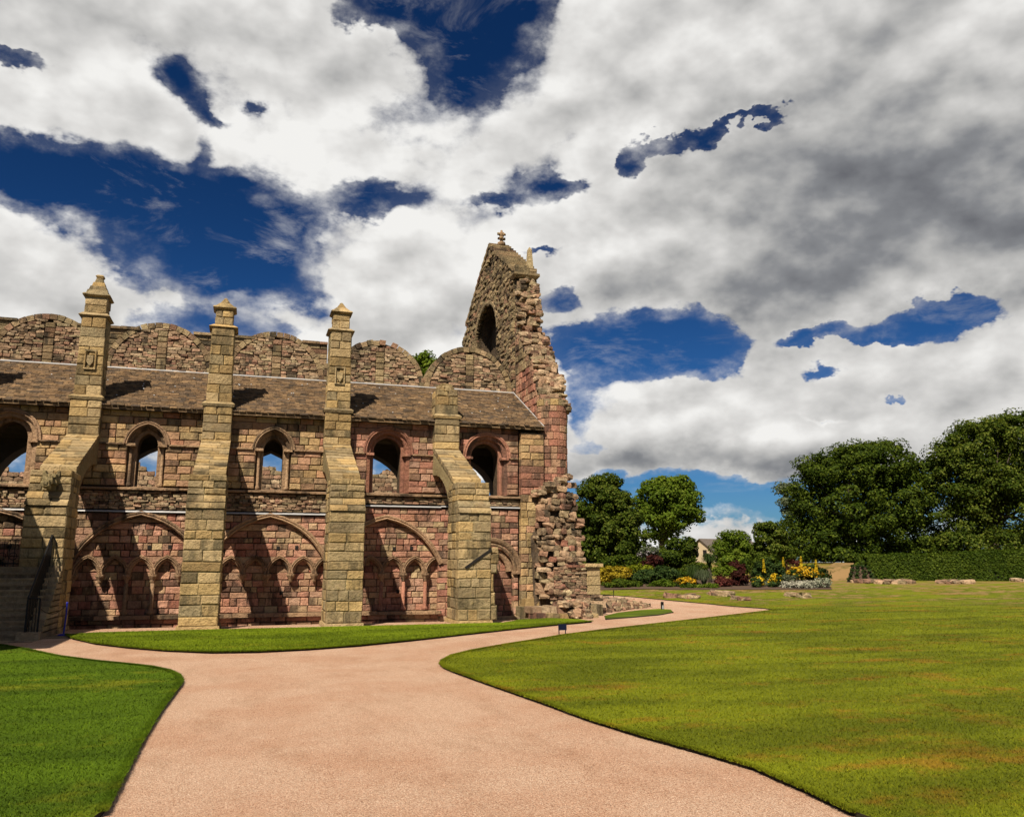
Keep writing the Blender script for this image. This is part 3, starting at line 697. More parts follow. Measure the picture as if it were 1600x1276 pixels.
# steep weathering against the last buttress (scar of a vanished lean-to)
mb = MB(); mb.add([(7.30, 28.375, 1.86), (8.22, 28.375, 2.50), (8.22, 28.375, 2.60), (7.26, 28.375, 1.94), (7.30, 28.5, 1.86), (8.22, 28.5, 2.50), (8.22, 28.5, 2.60), (7.26, 28.5, 1.94)],
                  [(0, 1, 2, 3), (4, 7, 6, 5), (0, 4, 5, 1), (2, 6, 7, 3), (1, 5, 6, 2), (0, 3, 7, 4)]); mb.build('weathering_scar', M('dark_void'), BUTT[4])
for (x0, x1, z0, z1) in ((8.22, 8.46, .1, .62), (8.2, 8.40, .62, 1.05), (8.2, 8.34, 1.05, 1.7), (8.2, 8.47, 1.7, 2.05), (8.2, 8.52, 2.05, 2.4), (8.2, 8.5, 2.4, 2.62)):
    vs, fs = block(SOUTH(28.46 + RNG.uniform(-.02, .02)), (x0, x1, x1, x0, z0, z1), .9, RNG, .015, .03, .01); mobj('pier_block', vs, fs, M('pier_stone'), BUTT[4])

# ---- aisle roof ---------------------------------------------------------------------
RY0, RZ0, RY1, RZ1 = 33.02, 7.80, 37.42, 10.14
rf = MB(); rf.prism_x([(RY0 + .05, RZ0 - .02), (RY1, RZ1 - .04), (RY1, RZ1 - .22), (RY0 + .05, RZ0 - .12)], X0, 11.9)
roof = rf.build('aisle_roof', M('slate'), abbey)
sl_ = []; ss = hypot(RY1 - RY0, RZ1 - RZ0); uy, uz = (RY1 - RY0) / ss, (RZ1 - RZ0) / ss; rows = 29
VS = []
for r in range(rows):
    s0 = ss * (r / rows) ** 1.02 - .02; s1 = ss * ((r + 1) / rows) ** 1.02 + .05; x = X0 - RNG.uniform(0, .3)
    while x < 11.92:
        w_ = RNG.uniform(.16, .36); x2 = min(x + w_, 11.92); a = max(x, X0)
        if x2 - a > .05:
            l0 = .058 + RNG.uniform(-.012, .02); l1 = .012; e = RNG.uniform(-.02, .02); tw = RNG.uniform(-.006, .006)
            for (xx, s, l) in ((a + .006, s0 + e, l0 + tw), (x2 - .006, s0 + e, l0 - tw), (x2 - .006, s1, l1), (a + .006, s1, l1), (a + .006, s0 + e, l0 - .05), (x2 - .006, s0 + e, l0 - .05)):
                VS.append((xx, RY0 + uy * s - uz * l, RZ0 + uz * s + uy * l))
        x = x2
VS = np.array(VS).reshape(-1, 6, 3); k = len(VS); base = (np.arange(k) * 6)[:, None]
FQ = np.concatenate([base + np.array([[0, 1, 2, 3]]), base + np.array([[4, 5, 1, 0]])], 0)
kind(npmesh('roof_slates', VS.reshape(-1, 3), FQ, 4, M('slate'), roof), 'stuff')
mb = MB(); mb.prism_x([(RY0 + .05, RZ0 - .06), (RY0 + .36, RZ0 + .08), (RY0 + .38, RZ0 - .10), (RY0 + .08, RZ0 - .12)], X0, 11.9); mb.build('eaves_shade_strip', M('dark_void'), roof)  # dark strip standing in for the shadow line beneath the eaves
mb = MB(); mb.prism_x([(RY1 - .16, RZ1 - .01), (RY1 - .02, RZ1 + .07), (RY1 + .02, RZ1 + .07), (RY1 - .12, RZ1 - .06)], X0, 11.9); mb.build('roof_flashing', M('lead'), roof)
mb = MB(); mb.prism_x([(RY0 + .0, RZ0 + .06), (RY1, RZ1 + .08), (RY1, RZ1 + .03), (RY0, RZ0 - .02)], 11.86, 11.91); mb.build('verge_flashing', M('lead'), roof)
for k in range(46):                              # pale slate tacks
    x = RNG.uniform(-8.6, 11.5); s = RNG.uniform(.5, 4.4); y = RY0 + uy * s; z = RZ0 + uz * s + .05
    t_ = MB(); t_.add([(x, y - .03, z), (x + .045, y - .03, z), (x + .045, y + .03, z + .04), (x, y + .03, z + .04)], [(0, 1, 2, 3)]); t_.build('slate_clip', M('lead'), roof)
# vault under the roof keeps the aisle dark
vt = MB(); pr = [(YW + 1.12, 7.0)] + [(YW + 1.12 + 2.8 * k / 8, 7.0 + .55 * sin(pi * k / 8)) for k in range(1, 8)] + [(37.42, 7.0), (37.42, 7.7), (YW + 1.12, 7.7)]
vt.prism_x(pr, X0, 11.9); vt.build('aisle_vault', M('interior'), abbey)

# ---- nave arcade wall with the blocked gallery above the roof -----------------------
YN = 37.42
SN = SOUTH(YN)
nv = MB(); arcs = [arch_pts(c, 1.62, 4.6, 6.9, .17, base=-.2) for c in BAYC]
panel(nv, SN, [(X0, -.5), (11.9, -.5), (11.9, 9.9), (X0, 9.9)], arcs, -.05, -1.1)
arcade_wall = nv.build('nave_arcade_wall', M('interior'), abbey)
top_core = MB(); ARCC = [-12.85, -8.37, -4.02, .74, 5.36, 9.66]; AR, ACZ = 2.12, 10.12
for c in ARCC:
    panel(top_core, SN, [(c - 2.2, 9.9), (c + 2.2, 9.9)] + [(u, v) for u, v in reversed(round_pts(c, AR - .1, ACZ, n=20))], [], -.10, -1.0)
top_core.box(X0, 3.0, YN + .12, YN + 1.0, 9.9, 11.82)
gal = top_core.build('gallery_wall', M('mortar'), abbey)
for j, c in enumerate(ARCC):
    ib = interval(round_pts(c, AR - .2, ACZ, base=9.95, n=20))
    inf = MB(); pil = (c + .05 - .2, c + .05 + .2)
    rubble_face(inf, SN, max(c - 2.0, X0), min(c + 2.0, 11.85), 10.12, ACZ + AR - .22, .075, .15, .16, .46, .18, inside=ib, holes=[lambda v, p=pil: p if v < ACZ + AR - .3 else None], proud=.04)
    kind(inf.build('rubble_infill', M('rubble_stone'), gal), 'stuff')
    for z0, z1 in courses(10.1, ACZ + AR - .32, .2, .34):
        vs, fs = block(SOUTH(YN - .03), (pil[0], pil[1], pil[1], pil[0], z0, z1), .3); mobj('pilaster_block', vs, fs, M('gable_stone'), gal)
    n = 22
    for k in range(n):                           # voussoirs of the gallery arch
        a0, a1 = pi * k / n, pi * (k + 1) / n
        if j == 4 and k in (12,): continue
        r0, r1 = AR - .20, AR + .03
        q = [(c - r * cos(a), ACZ + r * sin(a)) for r, a in ((r0, a0 + .006), (r0, a1 - .006), (r1, a1 - .006), (r1, a0 + .006))]
        d = RNG.uniform(.03, .08); dy = RNG.uniform(-.015, .015) if j < 4 else RNG.uniform(-.03, .03)
        if max(p[0] for p in q) > 11.88 or min(p[0] for p in q) < X0: continue
        vs = [(x, YN - d, z + dy) for x, z in q] + [(x, YN + .95, z + dy) for x, z in q]
        mobj('voussoir', vs, [(0, 1, 2, 3), (7, 6, 5, 4), (0, 4, 5, 1), (1, 5, 6, 2), (2, 6, 7, 3), (3, 7, 4, 0)], M('gable_stone'), gal)
hl = [lambda v, P=round_pts(c, AR + .02, ACZ, base=9.9, n=20): interval(P)(v) for c in ARCC]
for q in layout(X0, 3.0, courses(10.1, 11.86, .22, .32), .35, .7, hl):
    vs, fs = block(SN, q, .2); mobj('spandrel_block', vs, fs, M('gable_stone'), gal)
x = X0
while x < 2.95:
    x2 = min(x + RNG.uniform(.5, .9), 3.0)
    if not any(abs((x + x2) / 2 - c) < 1.05 for c in ARCC):
        s = MB(); s.box(x + .006, x2 - .006, YN - .09, YN + 1.02, 11.86, 11.97 + RNG.uniform(-.01, .02)); s.build('coping_stone', M('gable_stone'), gal)
    x = x2
for c0, c1 in zip(ARCC[:-1], ARCC[1:]):          # piers between the gallery bays
    m_ = (c0 + c1) / 2
    for z0, z1 in courses(10.1, 11.0 if m_ < 6 else 10.62, .22, .3):
        vs, fs = block(SOUTH(YN - .05), (m_ - .18, m_ + .18, m_ + .18, m_ - .18, z0, z1), .5); mobj('pilaster_block', vs, fs, M('gable_stone'), gal)
vs_ = MB(); vs_.box(7.2, 7.85, YN, YN + .9, 9.9, 10.6); vs_.build('gallery_pier', M('mortar'), gal)
# inside: floor of the nave and the far ruined wall seen through the windows
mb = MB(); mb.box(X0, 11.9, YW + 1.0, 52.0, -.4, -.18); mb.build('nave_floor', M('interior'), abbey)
YB = 51.0; fw = MB(); top_l = [(X0 - 2 + 26 * k / 26, 6.7 + 1.1 * (.5 + .5 * sin(k * 1.7)) * (1 if k % 5 else .5)) for k in range(27)]
fwin = [arch_pts(c + .3, .75, 4.9, 6.0, .17, base=3.4) for c in BAYC]
panel(fw, SOUTH(YB), [(X0 - 2, -.4), (X0 + 24, -.4)] + list(reversed(top_l)), fwin, 0, -1.0)
far = fw.build('north_wall', M('mortar'), abbey)
fb = MB()
def _top(u): return float(np.interp(u, [p[0] for p in top_l], [p[1] for p in top_l]))
rubble_face(fb, SOUTH(YB - .02), X0 - 2, X0 + 24, -.2, 7.9, .2, .3, .3, .6, .22, holes=[interval(p) for p in fwin], keep=lambda u, v: v < _top(u) + .05)
for p in fwin: sweep(fb, SOUTH(YB - .05), p[1:-1], ROLL(.22, .12)); sweep(fb, SOUTH(YB - .05), [(u * 1.0 + .0, v - .5) for u, v in arch_pts((p[0][0] + p[-1][0]) / 2, 1.5, 4.9, 6.6, .18)], ROLL(.2, .12))
kind(fb.build('far_masonry', M('rubble_stone'), far), 'stuff')

# ---- east gable ----------------------------------------------------------------------
GX, GT = 11.95, 1.05                           # west face and thickness
Wp = WEST(GX)
def yz(L): return [(-y, z) for y, z in L]
gprof = [(37.35, 9.0), (37.35, 16.45), (41.95, 19.42), (46.75, 16.35), (47.6, 15.7), (47.9, 14.6), (47.7, 13.0), (47.9, 9.0)]
gwin = [(-y, z) for y, z in round_pts(42.55, 2.15, 14.25, base=11.6, n=14, rise=1.85)]
gslit = [(-y, z) for y, z in arch_pts(41.95, .28, 18.2, 18.75, .2, base=17.6, n=4)]
gm = MB(); panel(gm, Wp, yz(gprof), [gwin, gslit], -.08, -GT + .05)
gm.box(GX + GT - .16, GX + GT + .02, 40.2, 44.9, 11.4, 16.3); gm.box(GX + GT - .3, GX + GT, 41.6, 42.3, 17.5, 18.8)
gable = gm.build('east_gable', M('mortar'), abbey)
gr = MB()
def in_gable(u, v):
    y = -u
    top = 16.45 + (y - 37.35) * (19.42 - 16.45) / 4.6 if y < 41.95 else 19.42 - (y - 41.95) * 3.07 / 4.8
    return v < top - .05
gw_i = interval(gwin); gs_i = interval(gslit)
rubble_face(gr, Wp, -47.8, -37.5, 10.0, 19.4, .10, .22, .22, .55, .2, holes=[lambda v: gw_i(v) and tuple(sorted(gw_i(v))), lambda v: gs_i(v) and tuple(sorted(gs_i(v)))], proud=.05, keep=in_gable)
rubble_face(gr, SOUTH(37.34), GX + .05, GX + GT + .1, 12.6, 16.2, .12, .26, .2, .5, .3, proud=.10)
kind(gr.build('gable_rubble', M('gable_stone'), gable), 'stuff')
arc = MB(); sweep(arc, Wp, list(reversed(gwin[1:-1])), [(0, -.3), (0, .05), (.08, .08), (.22, .07), (.25, -.1)]); arc.build('gable_window_arch', M('gable_stone'), gable)
for j, (ya, za, yb, zb) in enumerate(((37.25, 16.42, 41.95, 19.50), (46.9, 16.30, 41.95, 19.50))):
    n = 11
    for k in range(n):                           # stepped coping slabs
        y0 = ya + (yb - ya) * k / n; y1 = ya + (yb - ya) * (k + 1) / n; z0 = za + (zb - za) * k / n; z1 = za + (zb - za) * (k + 1) / n
        e = RNG.uniform(-.03, .03); sg = 1 if yb > ya else -1
        vs = [(x, y, z) for x in (GX - .07 + e * .4, GX + GT + .07 + e * .4) for y, z in ((y0 - sg * .06, z0 - .12), (y0 - sg * .06, z0 + .12), (y1 + sg * .10, z1 + .06), (y1 + sg * .10, z1 - .14))]
        mobj('coping_slab', vs, [(0, 1, 2, 3), (7, 6, 5, 4), (1, 5, 6, 2), (0, 4, 5, 1), (3, 2, 6, 7), (0, 3, 7, 4)], M('gable_stone'), gable)
kn = MB(); kn.frustum(12.5, 37.45, 15.98, 16.12, .58, .30, .70, .42); kn.box(11.86, 13.18, 37.05, 37.9, 16.12, 16.24); kn.box(11.93, 12.62, 37.1, 37.9, 16.24, 16.62); kn.build('kneeler_stone', M('gable_stone'), gable)
ob = MB(); ob.frustum(12.78, 37.42, 16.24, 16.40, .20, .20, .26, .26); ob.frustum(12.78, 37.42, 16.40, 16.52, .26, .26, .19, .19); ob.frustum(12.76, 37.42, 16.52, 17.58, .16, .16, .095, .095); ob.frustum(12.76, 37.42, 17.58, 17.74, .095, .095, .01, .01); ob.build('obelisk', M('gable_stone'), gable)
fi = MB(); fx, fy = 12.65, 41.95
fi.lathe(fx, fy, [(.10, 19.45), (.20, 19.50), (.24, 19.60), (.22, 19.70), (.10, 19.76), (.09, 19.84), (.15, 19.90), (.12, 19.98), (.13, 20.10), (.19, 20.18), (.15, 20.27), (.07, 20.32), (.06, 20.42)], 8)
for a, z, r in ((.3, 19.94, .16), (2.3, 19.98, .16), (4.2, 19.93, .16), (1.2, 20.15, .19), (3.4, 20.18, .18), (5.4, 20.13, .18)):
    V, F_ = rock((fx + cos(a) * r, fy + sin(a) * r, z), .15, .15, .13, a); fi.add(V, F_)
fi.build('finial', M('gable_stone'), gable, True)

# ---- broken stub between the gable and the stair turret --------------------------------
stub = [(33.55, 5.0), (33.55, 8.95), (34.0, 9.3), (34.25, 10.0), (34.7, 10.3), (34.85, 11.0), (35.3, 11.4), (35.7, 11.9), (36.3, 12.2), (36.6, 12.75), (37.36, 13.1), (37.36, 5.0)]
SX0, SX1 = GX + .02, 13.25
sb = MB(); sb.prism_x(stub, SX0 + .06, SX1 - .15)
broken = sb.build('broken_wall', M('mortar'), abbey)
def stub_top(y): return float(np.interp(y, [33.55, 34, 34.25, 34.7, 34.85, 35.3, 35.7, 36.3, 36.6, 37.36], [8.95, 9.3, 10.0, 10.3, 11, 11.4, 11.9, 12.2, 12.75, 13.1]))
for q in layout(-37.3, -33.6, courses(7.8, 13.1, .26, .36), .35, .65):
    y = -(q[0] + q[1]) / 2
    if (q[4] + q[5]) / 2 > stub_top(y) - .12 or q[5] < RZ0 + (y - RY0) * .53 - .1: continue
    vs, fs = block(WEST(SX0), q, .2, proud=.03); mobj('ashlar_block', vs, fs, M('red_stone' if q[4] < 10.8 else 'gable_stone'), broken)
RUB = []                                        # rubble stones, largest kept one by one
def rub(c, sx, sy, sz, rz=0, mat='rubble_stone', parent=None, jit=.15, tilt=.2): RUB.append((sx * sz, rock(c, sx, sy, sz, rz, NR, jit, tilt), mat, parent))
prof_ = [(33.5, 8.8)] + stub[1:-1]; acc = 0.0                       # ragged top and torn south side of the stub
for (ya, za), (yb_, zb_) in zip(prof_[:-1], prof_[1:]):
    L = hypot(yb_ - ya, zb_ - za); m_ = max(1, round(L / .17))
    for q in range(m_):
        f = (q + RNG.uniform(.2, .8)) / m_; y = ya + (yb_ - ya) * f; z = za + (zb_ - za) * f; x = SX0 + RNG.uniform(.05, .2)
        while x < SX1 - .12:
            w_ = RNG.uniform(.18, .48); rub((x + w_ / 2 - .05, y + RNG.uniform(-.14, .04), z + RNG.uniform(-.10, .12)), w_ * 1.05, RNG.uniform(.3, .5), RNG.uniform(.13, .30), RNG.uniform(-.4, .4), parent=broken); x += w_ * .9
for k in range(150):
    y = RNG.uniform(33.7, 37.3); z = stub_top(y) - RNG.uniform(.1, .9) * RNG.uniform(.3, 1.2)
    rub((SX1 - .16 + RNG.uniform(-.10, .08), y, z), RNG.uniform(.22, .4), RNG.uniform(.25, .5), RNG.uniform(.14, .3), RNG.uniform(-.6, .6), parent=broken)
for k in range(120):                             # torn end below the gable foot, stepping forward as it comes down
    z = RNG.uniform(12.6, 16.0); t_ = (16.0 - z) / 3.4
    rub((RNG.uniform(GX + .15, GX + GT + .12 + .25 * t_), 37.3 - t_ * RNG.uniform(.0, .45), z), RNG.uniform(.2, .45), RNG.uniform(.25, .4), RNG.uniform(.13, .28), RNG.uniform(-.5, .5), parent=gable)

# ---- stair turret ----------------------------------------------------------------------
TX, TY, TR = 12.52, 33.78, .68
tc_ = MB(); tc_.lathe(TX, TY, [(TR - .05, 4.6), (TR - .05, 9.0)], 20)
turret = tc_.build('stair_turret', M('mortar'), abbey)
for z0, z1 in courses(5.25, 9.12, .25, .33):
    a = pi + RNG.uniform(-.25, .1)
    while a < 2 * pi + .35:
        da = RNG.uniform(.42, .72); a2 = a + da; g = .012; pr = RNG.uniform(-.012, .015); vs = []
        for r in (TR - .2, TR + pr - .02, TR + pr):
            ins = 0 if r < TR - .1 else (0 if r < TR + pr - .01 else .018)
            for aa in (a + g + ins / TR, (a + a2) / 2, a2 - g - ins / TR):
                for z in (z0 + .010 + ins, z1 - .010 - ins): vs.append((TX + r * cos(aa), TY + r * sin(aa), z))
        I = lambda L, k, t_: L * 6 + k * 2 + t_
        fs = []
        for k in range(2): fs += [(I(2, k, 0), I(2, k + 1, 0), I(2, k + 1, 1), I(2, k, 1))]
        for L in range(2):
            for k in range(2): fs += [(I(L, k, 0), I(L, k + 1, 0), I(L + 1, k + 1, 0), I(L + 1, k, 0)), (I(L, k, 1), I(L + 1, k, 1), I(L + 1, k + 1, 1), I(L, k + 1, 1))]
            fs += [(I(L, 0, 0), I(L + 1, 0, 0), I(L + 1, 0, 1), I(L, 0, 1)), (I(L, 2, 0), I(L, 2, 1), I(L + 1, 2, 1), I(L + 1, 2, 0))]
        top_ = z0 > 8.7
        pale = 7.6 < z0 < 8.25 and -.95 < a - 2 * pi < -.1
        mobj('turret_block', vs, fs, M('pier_stone' if pale or top_ else 'red_stone'), turret); a = a2
# flat buttress beside the turret
pb = MB(); pb.box(10.92, 11.95, YW - .16, YW + .3, -.3, 7.55); corner = pb.build('corner_pilaster', M('mortar'), abbey)
for z0, z1 in courses(4.9, 7.55, .25, .33):
    n = RNG.choice((1, 2)); xs = [10.9, 11.4 + RNG.uniform(-.15, .15), 11.95] if n == 2 else [10.9, 11.95]
    for a, b in zip(xs[:-1], xs[1:]): vs, fs = block(SOUTH(YW - .2), (a, b, b, a, z0, z1), .3); mobj('pilaster_block', vs, fs, M('upper_wall_stone' if z0 > 5.9 else 'red_stone'), corner)
for z0, z1 in courses(.3, 4.9, .25, .36):
    xr = 11.45 + (.2 if int(z0 * 7) % 2 else 0) - .05 * (z0 > 3)
    xs = [10.9, 11.2 + RNG.uniform(-.08, .08), xr]
    for a, b in zip(xs[:-1], xs[1:]): vs, fs = block(SOUTH(YW - .2), (a, b, b, a, z0, z1), .3, proud=.02); mobj('pilaster_block', vs, fs, M('pier_stone' if RNG.random() < .6 else 'upper_wall_stone'), corner)

# ---- torn rubble core at the angle ------------------------------------------------------
def rub_y(x, z):                                  # surface of the torn core
    b = .42 * max(0, (5.2 - z) / 5.2) ** 1.3
    return 33.0 - b * 1.9 + .55 * max(0, x - 12.7) ** 1.4 + .25 * (x < 11.6)
rc = MB(); vs = []; fs = []; nx_, nz_ = 10, 16
for j in range(nz_ + 1):
    for i in range(nx_ + 1):
        x = 11.3 + (13.45 - .32 * j / nz_ - 11.3) * i / nx_; z = -.3 + 5.6 * j / nz_
        if j == nz_: z += .0
        vs.append((x, rub_y(x, z) + .16 + RNG.uniform(-.05, .05), min(z, 5.2 - .2 * RNG.random())))
for j in range(nz_):
    for i in range(nx_): k = j * (nx_ + 1) + i; fs.append((k, k + 1, k + nx_ + 2, k + nx_ + 1))
rc.add(vs, fs); rc.box(11.5, 13.15, 33.3, 35.6, -.3, 5.1)
rub_core = rc.build('rubble_core', M('mortar'), abbey)
z = .62
while z < 5.35:
    h = RNG.uniform(.15, .32); x = 11.42 + RNG.uniform(0, .15) - .1 * (z < 2.0) + .35 * max(0, z - 4.2)
    while x < 13.42 - .05 * z:
        w_ = RNG.uniform(.2, .52); hh = h * RNG.uniform(.75, 1.15)
        if RNG.random() > .06:
            rub((x + w_ / 2, rub_y(x + w_ / 2, z) + RNG.uniform(-.10, .10), z + h / 2 + RNG.uniform(-.03, .03)), w_ * 1.04, RNG.uniform(.3, .5), hh, RNG.uniform(-.25, .25), parent=rub_core, mat='rubble_stone' if RNG.random() < .8 else 'red_stone')
        x += w_
    z += h * .93
for k in range(90):                               # the east flank
    z = RNG.uniform(.6, 5.1); rub((13.3 - .045 * z + RNG.uniform(-.06, .08), RNG.uniform(33.3, 35.2), z), RNG.uniform(.25, .4), RNG.uniform(.25, .5), RNG.uniform(.15, .3), RNG.uniform(-.4, .4), parent=rub_core)
for k in range(26):                               # rake from the rubble up to the turret
    t_ = k / 25; rub((11.5 + 1.5 * t_, 33.05 + RNG.uniform(-.08, .1), 4.95 + .75 * t_ + RNG.uniform(-.08, .08)), RNG.uniform(.25, .5), .4, RNG.uniform(.16, .26), parent=rub_core)
# low patched wall with slabs
lw = MB(); lw.box(12.3, 13.98, 32.2, 33.2, -.3, 1.9); low = lw.build('patched_wall', M('mortar'), abbey)
for z0, z1 in courses(.78, 1.90, .36, .40):
    vs, fs = block(SOUTH(32.16), (13.40, 14.02, 14.02, 13.40, z0, z1), .6, ch=.012); mobj('facing_slab', vs, fs, M('pier_stone'), low)
s = MB(); s.box(13.30, 14.10, 32.05, 33.2, 1.91, 2.05); s.build('cap_slab', M('pier_stone'), low); s = MB(); s.box(12.55, 13.29, 32.08, 33.0, 1.90, 1.99); s.build('cap_slab', M('red_stone'), low)
lr = MB(); rubble_face(lr, SOUTH(32.17), 12.0, 13.40, .74, 1.9, .07, .13, .14, .36, .22, proud=.05); rubble_face(lr, SOUTH(32.17), 12.5, 14.1, .48, .78, .08, .14, .14, .34, .22, proud=.06)
kind(lr.build('small_rubble', M('rubble_stone'), low), 'stuff')
# stepped plinth
for (x0, x1, y0, z0, z1) in ((12.2, 14.15, 31.95, .28, .52), (10.9, 12.4, 32.5, .05, .32), (10.7, 12.6, 31.3, -.3, .34), (12.4, 13.7, 31.2, -.3, .46), (10.9, 12.3, 32.7, .32, .62)):
    x = x0
    while x < x1 - .05:
        x2 = min(x + RNG.uniform(.45, .85), x1); p_ = MB(); d_ = RNG.uniform(-.05, .05); e_ = RNG.uniform(-.03, .02); p_.frustum((x + x2) / 2, (y0 + d_ + 33.6) / 2, z0, z1 + e_, (x2 - x) / 2 - .008, (33.6 - y0 - d_) / 2, (x2 - x) / 2 - .025, (33.6 - y0 - d_) / 2 - .03); p_.build('plinth_block', M('pier_stone' if RNG.random() < .6 else 'rubble_stone'), corner)
        x = x2
RUB.sort(key=lambda r: -r[0]); rr = {}
for i, (_, (V, F_), mat, pa) in enumerate(RUB):
    if i < 290: mobj('rubble_block', V, F_, M(mat), pa)
    else: rr.setdefault(pa.name, (pa, MB()))[1].add(V, F_)
for pa, mb in rr.values(): kind(mb.build('rubble_fill', M('rubble_stone'), pa), 'stuff')

# ---- foundation of the vanished transept, running out to the path ------------------------
fnd = empty('ruined_foundation', (15.0, 31.5, 0), 'low spread of broken foundation stones between torn abbey wall and path', 'ruin')
def fnd_f(x): return float(np.interp(x, [11.4, 12.4, 13.2, 14.2, 16.5, 18.8], [29.9, 29.7, 31.0, 32.6, 34.8, 36.6]))
def fnd_h(x, y): return max(0, .52 - .055 * max(0, x - 13.0)) * min(1, max(.0, (y - fnd_f(x)) / .7)) * min(1, max(0, (fnd_f(x) + 4.2 - y) / .8)) * min(1, max(0, (18.8 - x) / 1.2))
V = []; F_ = []; n_ = 26
for j in range(n_ + 1):
    for i in range(n_ + 1): x = 11.9 + 7.2 * i / n_; y = 29.4 + 11.0 * j / n_; V.append((x, y, max(-.12, fnd_h(x, y) - .08)))
for j in range(n_):
    for i in range(n_): k = j * (n_ + 1) + i; F_.append((k, k + 1, k + n_ + 2, k + n_ + 1))
mobj('rubble_bed', V, F_, M('mortar'), fnd)
cnt = 0; fill = MB()
for k in range(1900):
    x = RNG.uniform(11.8, 18.6); y = fnd_f(x) + RNG.uniform(.0, 4.0); h = fnd_h(x, y)
    if h < .04 and RNG.random() < .93: continue
    if x < 14.1 and y > 31.9: continue
    s = RNG.uniform(.10, .30) + .28 * RNG.random() ** 4; V, F_ = rock((x, y, h - .02), s, s * RNG.uniform(.6, 1), s * RNG.uniform(.35, .6), RNG.uniform(0, 3), NR, .18, .3)
    if s > .3 and cnt < 130: mobj('foundation_stone', V, F_, M('rubble_stone'), fnd); cnt += 1
    else: fill.add(V, F_)
kind(fill.build('loose_rubble', M('rubble_stone'), fnd), 'stuff')
for z0, zt0, off, xe in ((-.05, .20, 0.0, 13.0), (.15, .40, .55, 12.9)):
    x = 10.6
    while x < xe:
        x2 = x + RNG.uniform(.26, .52); yy = 30.35 - .22 * (x - 10.6) + .5 * max(0, x - 12.2) + off + RNG.uniform(-.05, .05); zt = zt0 + RNG.uniform(-.06, .03)
        p_ = MB(); p_.frustum((x + x2) / 2, yy + .55, z0, zt, (x2 - x) / 2 - .01, .55, (x2 - x) / 2 - .03, .52); p_.build('kerb_block', M('pier_stone' if RNG.random() < .45 else 'rubble_stone'), fnd); x = x2

# ================================================================== STEPS, RAILING, GATE
steps = empty('stone_steps', (-7.0, 27.3, 0), 'flight of worn stone steps in shade beside the iron handrail', 'steps')
NS = 12; SY0, SY1, SZ = 26.25, 28.45, 1.96
for k in range(NS):
    y0 = SY0 + (SY1 - SY0) * k / NS; z1 = SZ * (k + 1) / NS; s = MB(); s.box(-9.6, -5.55, y0 - .035, y0 + .2, z1 - .05, z1 + .006); s.box(-9.6, -5.56, y0 + RNG.uniform(-.004, .004), SY1 + .05 if k < NS - 1 else 33.3, z1 - SZ / NS + .002 if k else -.2, z1 + RNG.uniform(-.004, .004))
    if k == NS - 1: s = MB(); s.box(-9.6, -5.55, y0, SY1, z1 - SZ / NS + .002, z1); s.box(-9.6, -6.56, SY1, 33.0, z1 - SZ / NS + .002, z1)
    s.build('step', M('step_stone'), steps)
    c = MB(); c.box(-5.55, -5.30, y0 + .07, SY1 - .02, (z1 - SZ / NS if k else -.2), z1 + .03); c.build('side_block', M('step_stone'), steps)
s = MB(); s.box(-9.6, -6.56, SY1, 33.0, -.2, SZ - .17); s.build('landing_wall', M('step_stone'), steps)
s = MB(); s.box(-5.85, -5.30, SY0 - .18, SY0 + .1, -.2, .22); s.build('newel_block', M('step_stone'), steps)
rail = empty('iron_handrail', (-5.62, 26.3, 0), 'black iron handrail with close upright bars climbing the stone steps', 'railing')
def rz_(y): return SZ * min(1, max(0, (y - SY0) / (SY1 - SY0)))
rx = -5.66; r_ = MB(); r_.tube([(rx, SY0 - .05, .2 + .92), (rx, SY1 - .1, SZ + .92), (rx, SY1 + .0, SZ + .92)], .035, 6); r_.build('top_rail', M('iron'), rail)
r_ = MB(); r_.tube([(rx, SY0 - .05, .32), (rx, SY1 - .1, SZ + .12)], .018, 6); r_.build('bottom_rail', M('iron'), rail)
for k in range(20):
    y = SY0 + (SY1 - SY0 - .1) * k / 19; b = MB(); b.tube([(rx, y, rz_(y) + .02), (rx, y, rz_(y) + .96 + .16 * (1 - (y - SY0) / 2.2) )], .013, 5); b.build('baluster', M('iron'), rail)
for xx, yy, z0, z1 in ((rx, SY0 - .05, .2, 1.16), (rx + .30, SY0 - .05, .2, 1.12), (rx, SY1 - .1, SZ, SZ + .96)):
    p = MB(); p.box(xx - .025, xx + .025, yy - .025, yy + .025, z0, z1); p.build('post', M('iron'), rail)
r_ = MB(); r_.tube([(rx, SY0 - .05, 1.12), (rx + .30, SY0 - .05, 1.12)], .02, 5); r_.build('return_rail', M('iron'), rail)
for k in range(3): b = MB(); x = rx + .075 * (k + 1); b.tube([(x, SY0 - .05, .2), (x, SY0 - .05, 1.12)], .012, 5); b.build('baluster', M('iron'), rail)
b = MB(); b.tube([(rx, SY1 - .1, SZ + .92), (rx + .1, SY1 - .1, SZ + .8), (rx + .16, SY1 - .06, SZ + .6)], .014, 5); b.build('brace', M('iron'), rail)
gate = empty('iron_gate', (-7.3, 29.2, SZ), 'black iron gate with scrollwork on the landing above the steps', 'gate')
gy_ = 29.2
for z in (SZ + .10, SZ + .82): b = MB(); b.box(-8.0, -6.66, gy_ - .015, gy_ + .015, z - .02, z + .02); b.build('gate_rail', M('iron'), gate)
for k in range(10): x = -7.98 + .145 * k; b = MB(); b.tube([(x, gy_, SZ + .01), (x, gy_, SZ + .84)], .012, 5); b.build('gate_bar', M('iron'), gate)
for k in range(4):
    x = -7.75 + .3 * k; b = MB(); b.tube([(x + .11 * cos(a), gy_ - .01, SZ + .32 + .11 * sin(a)) for a in np.linspace(0, 2 * pi, 13)], .012, 5); b.build('scroll', M('iron'), gate)
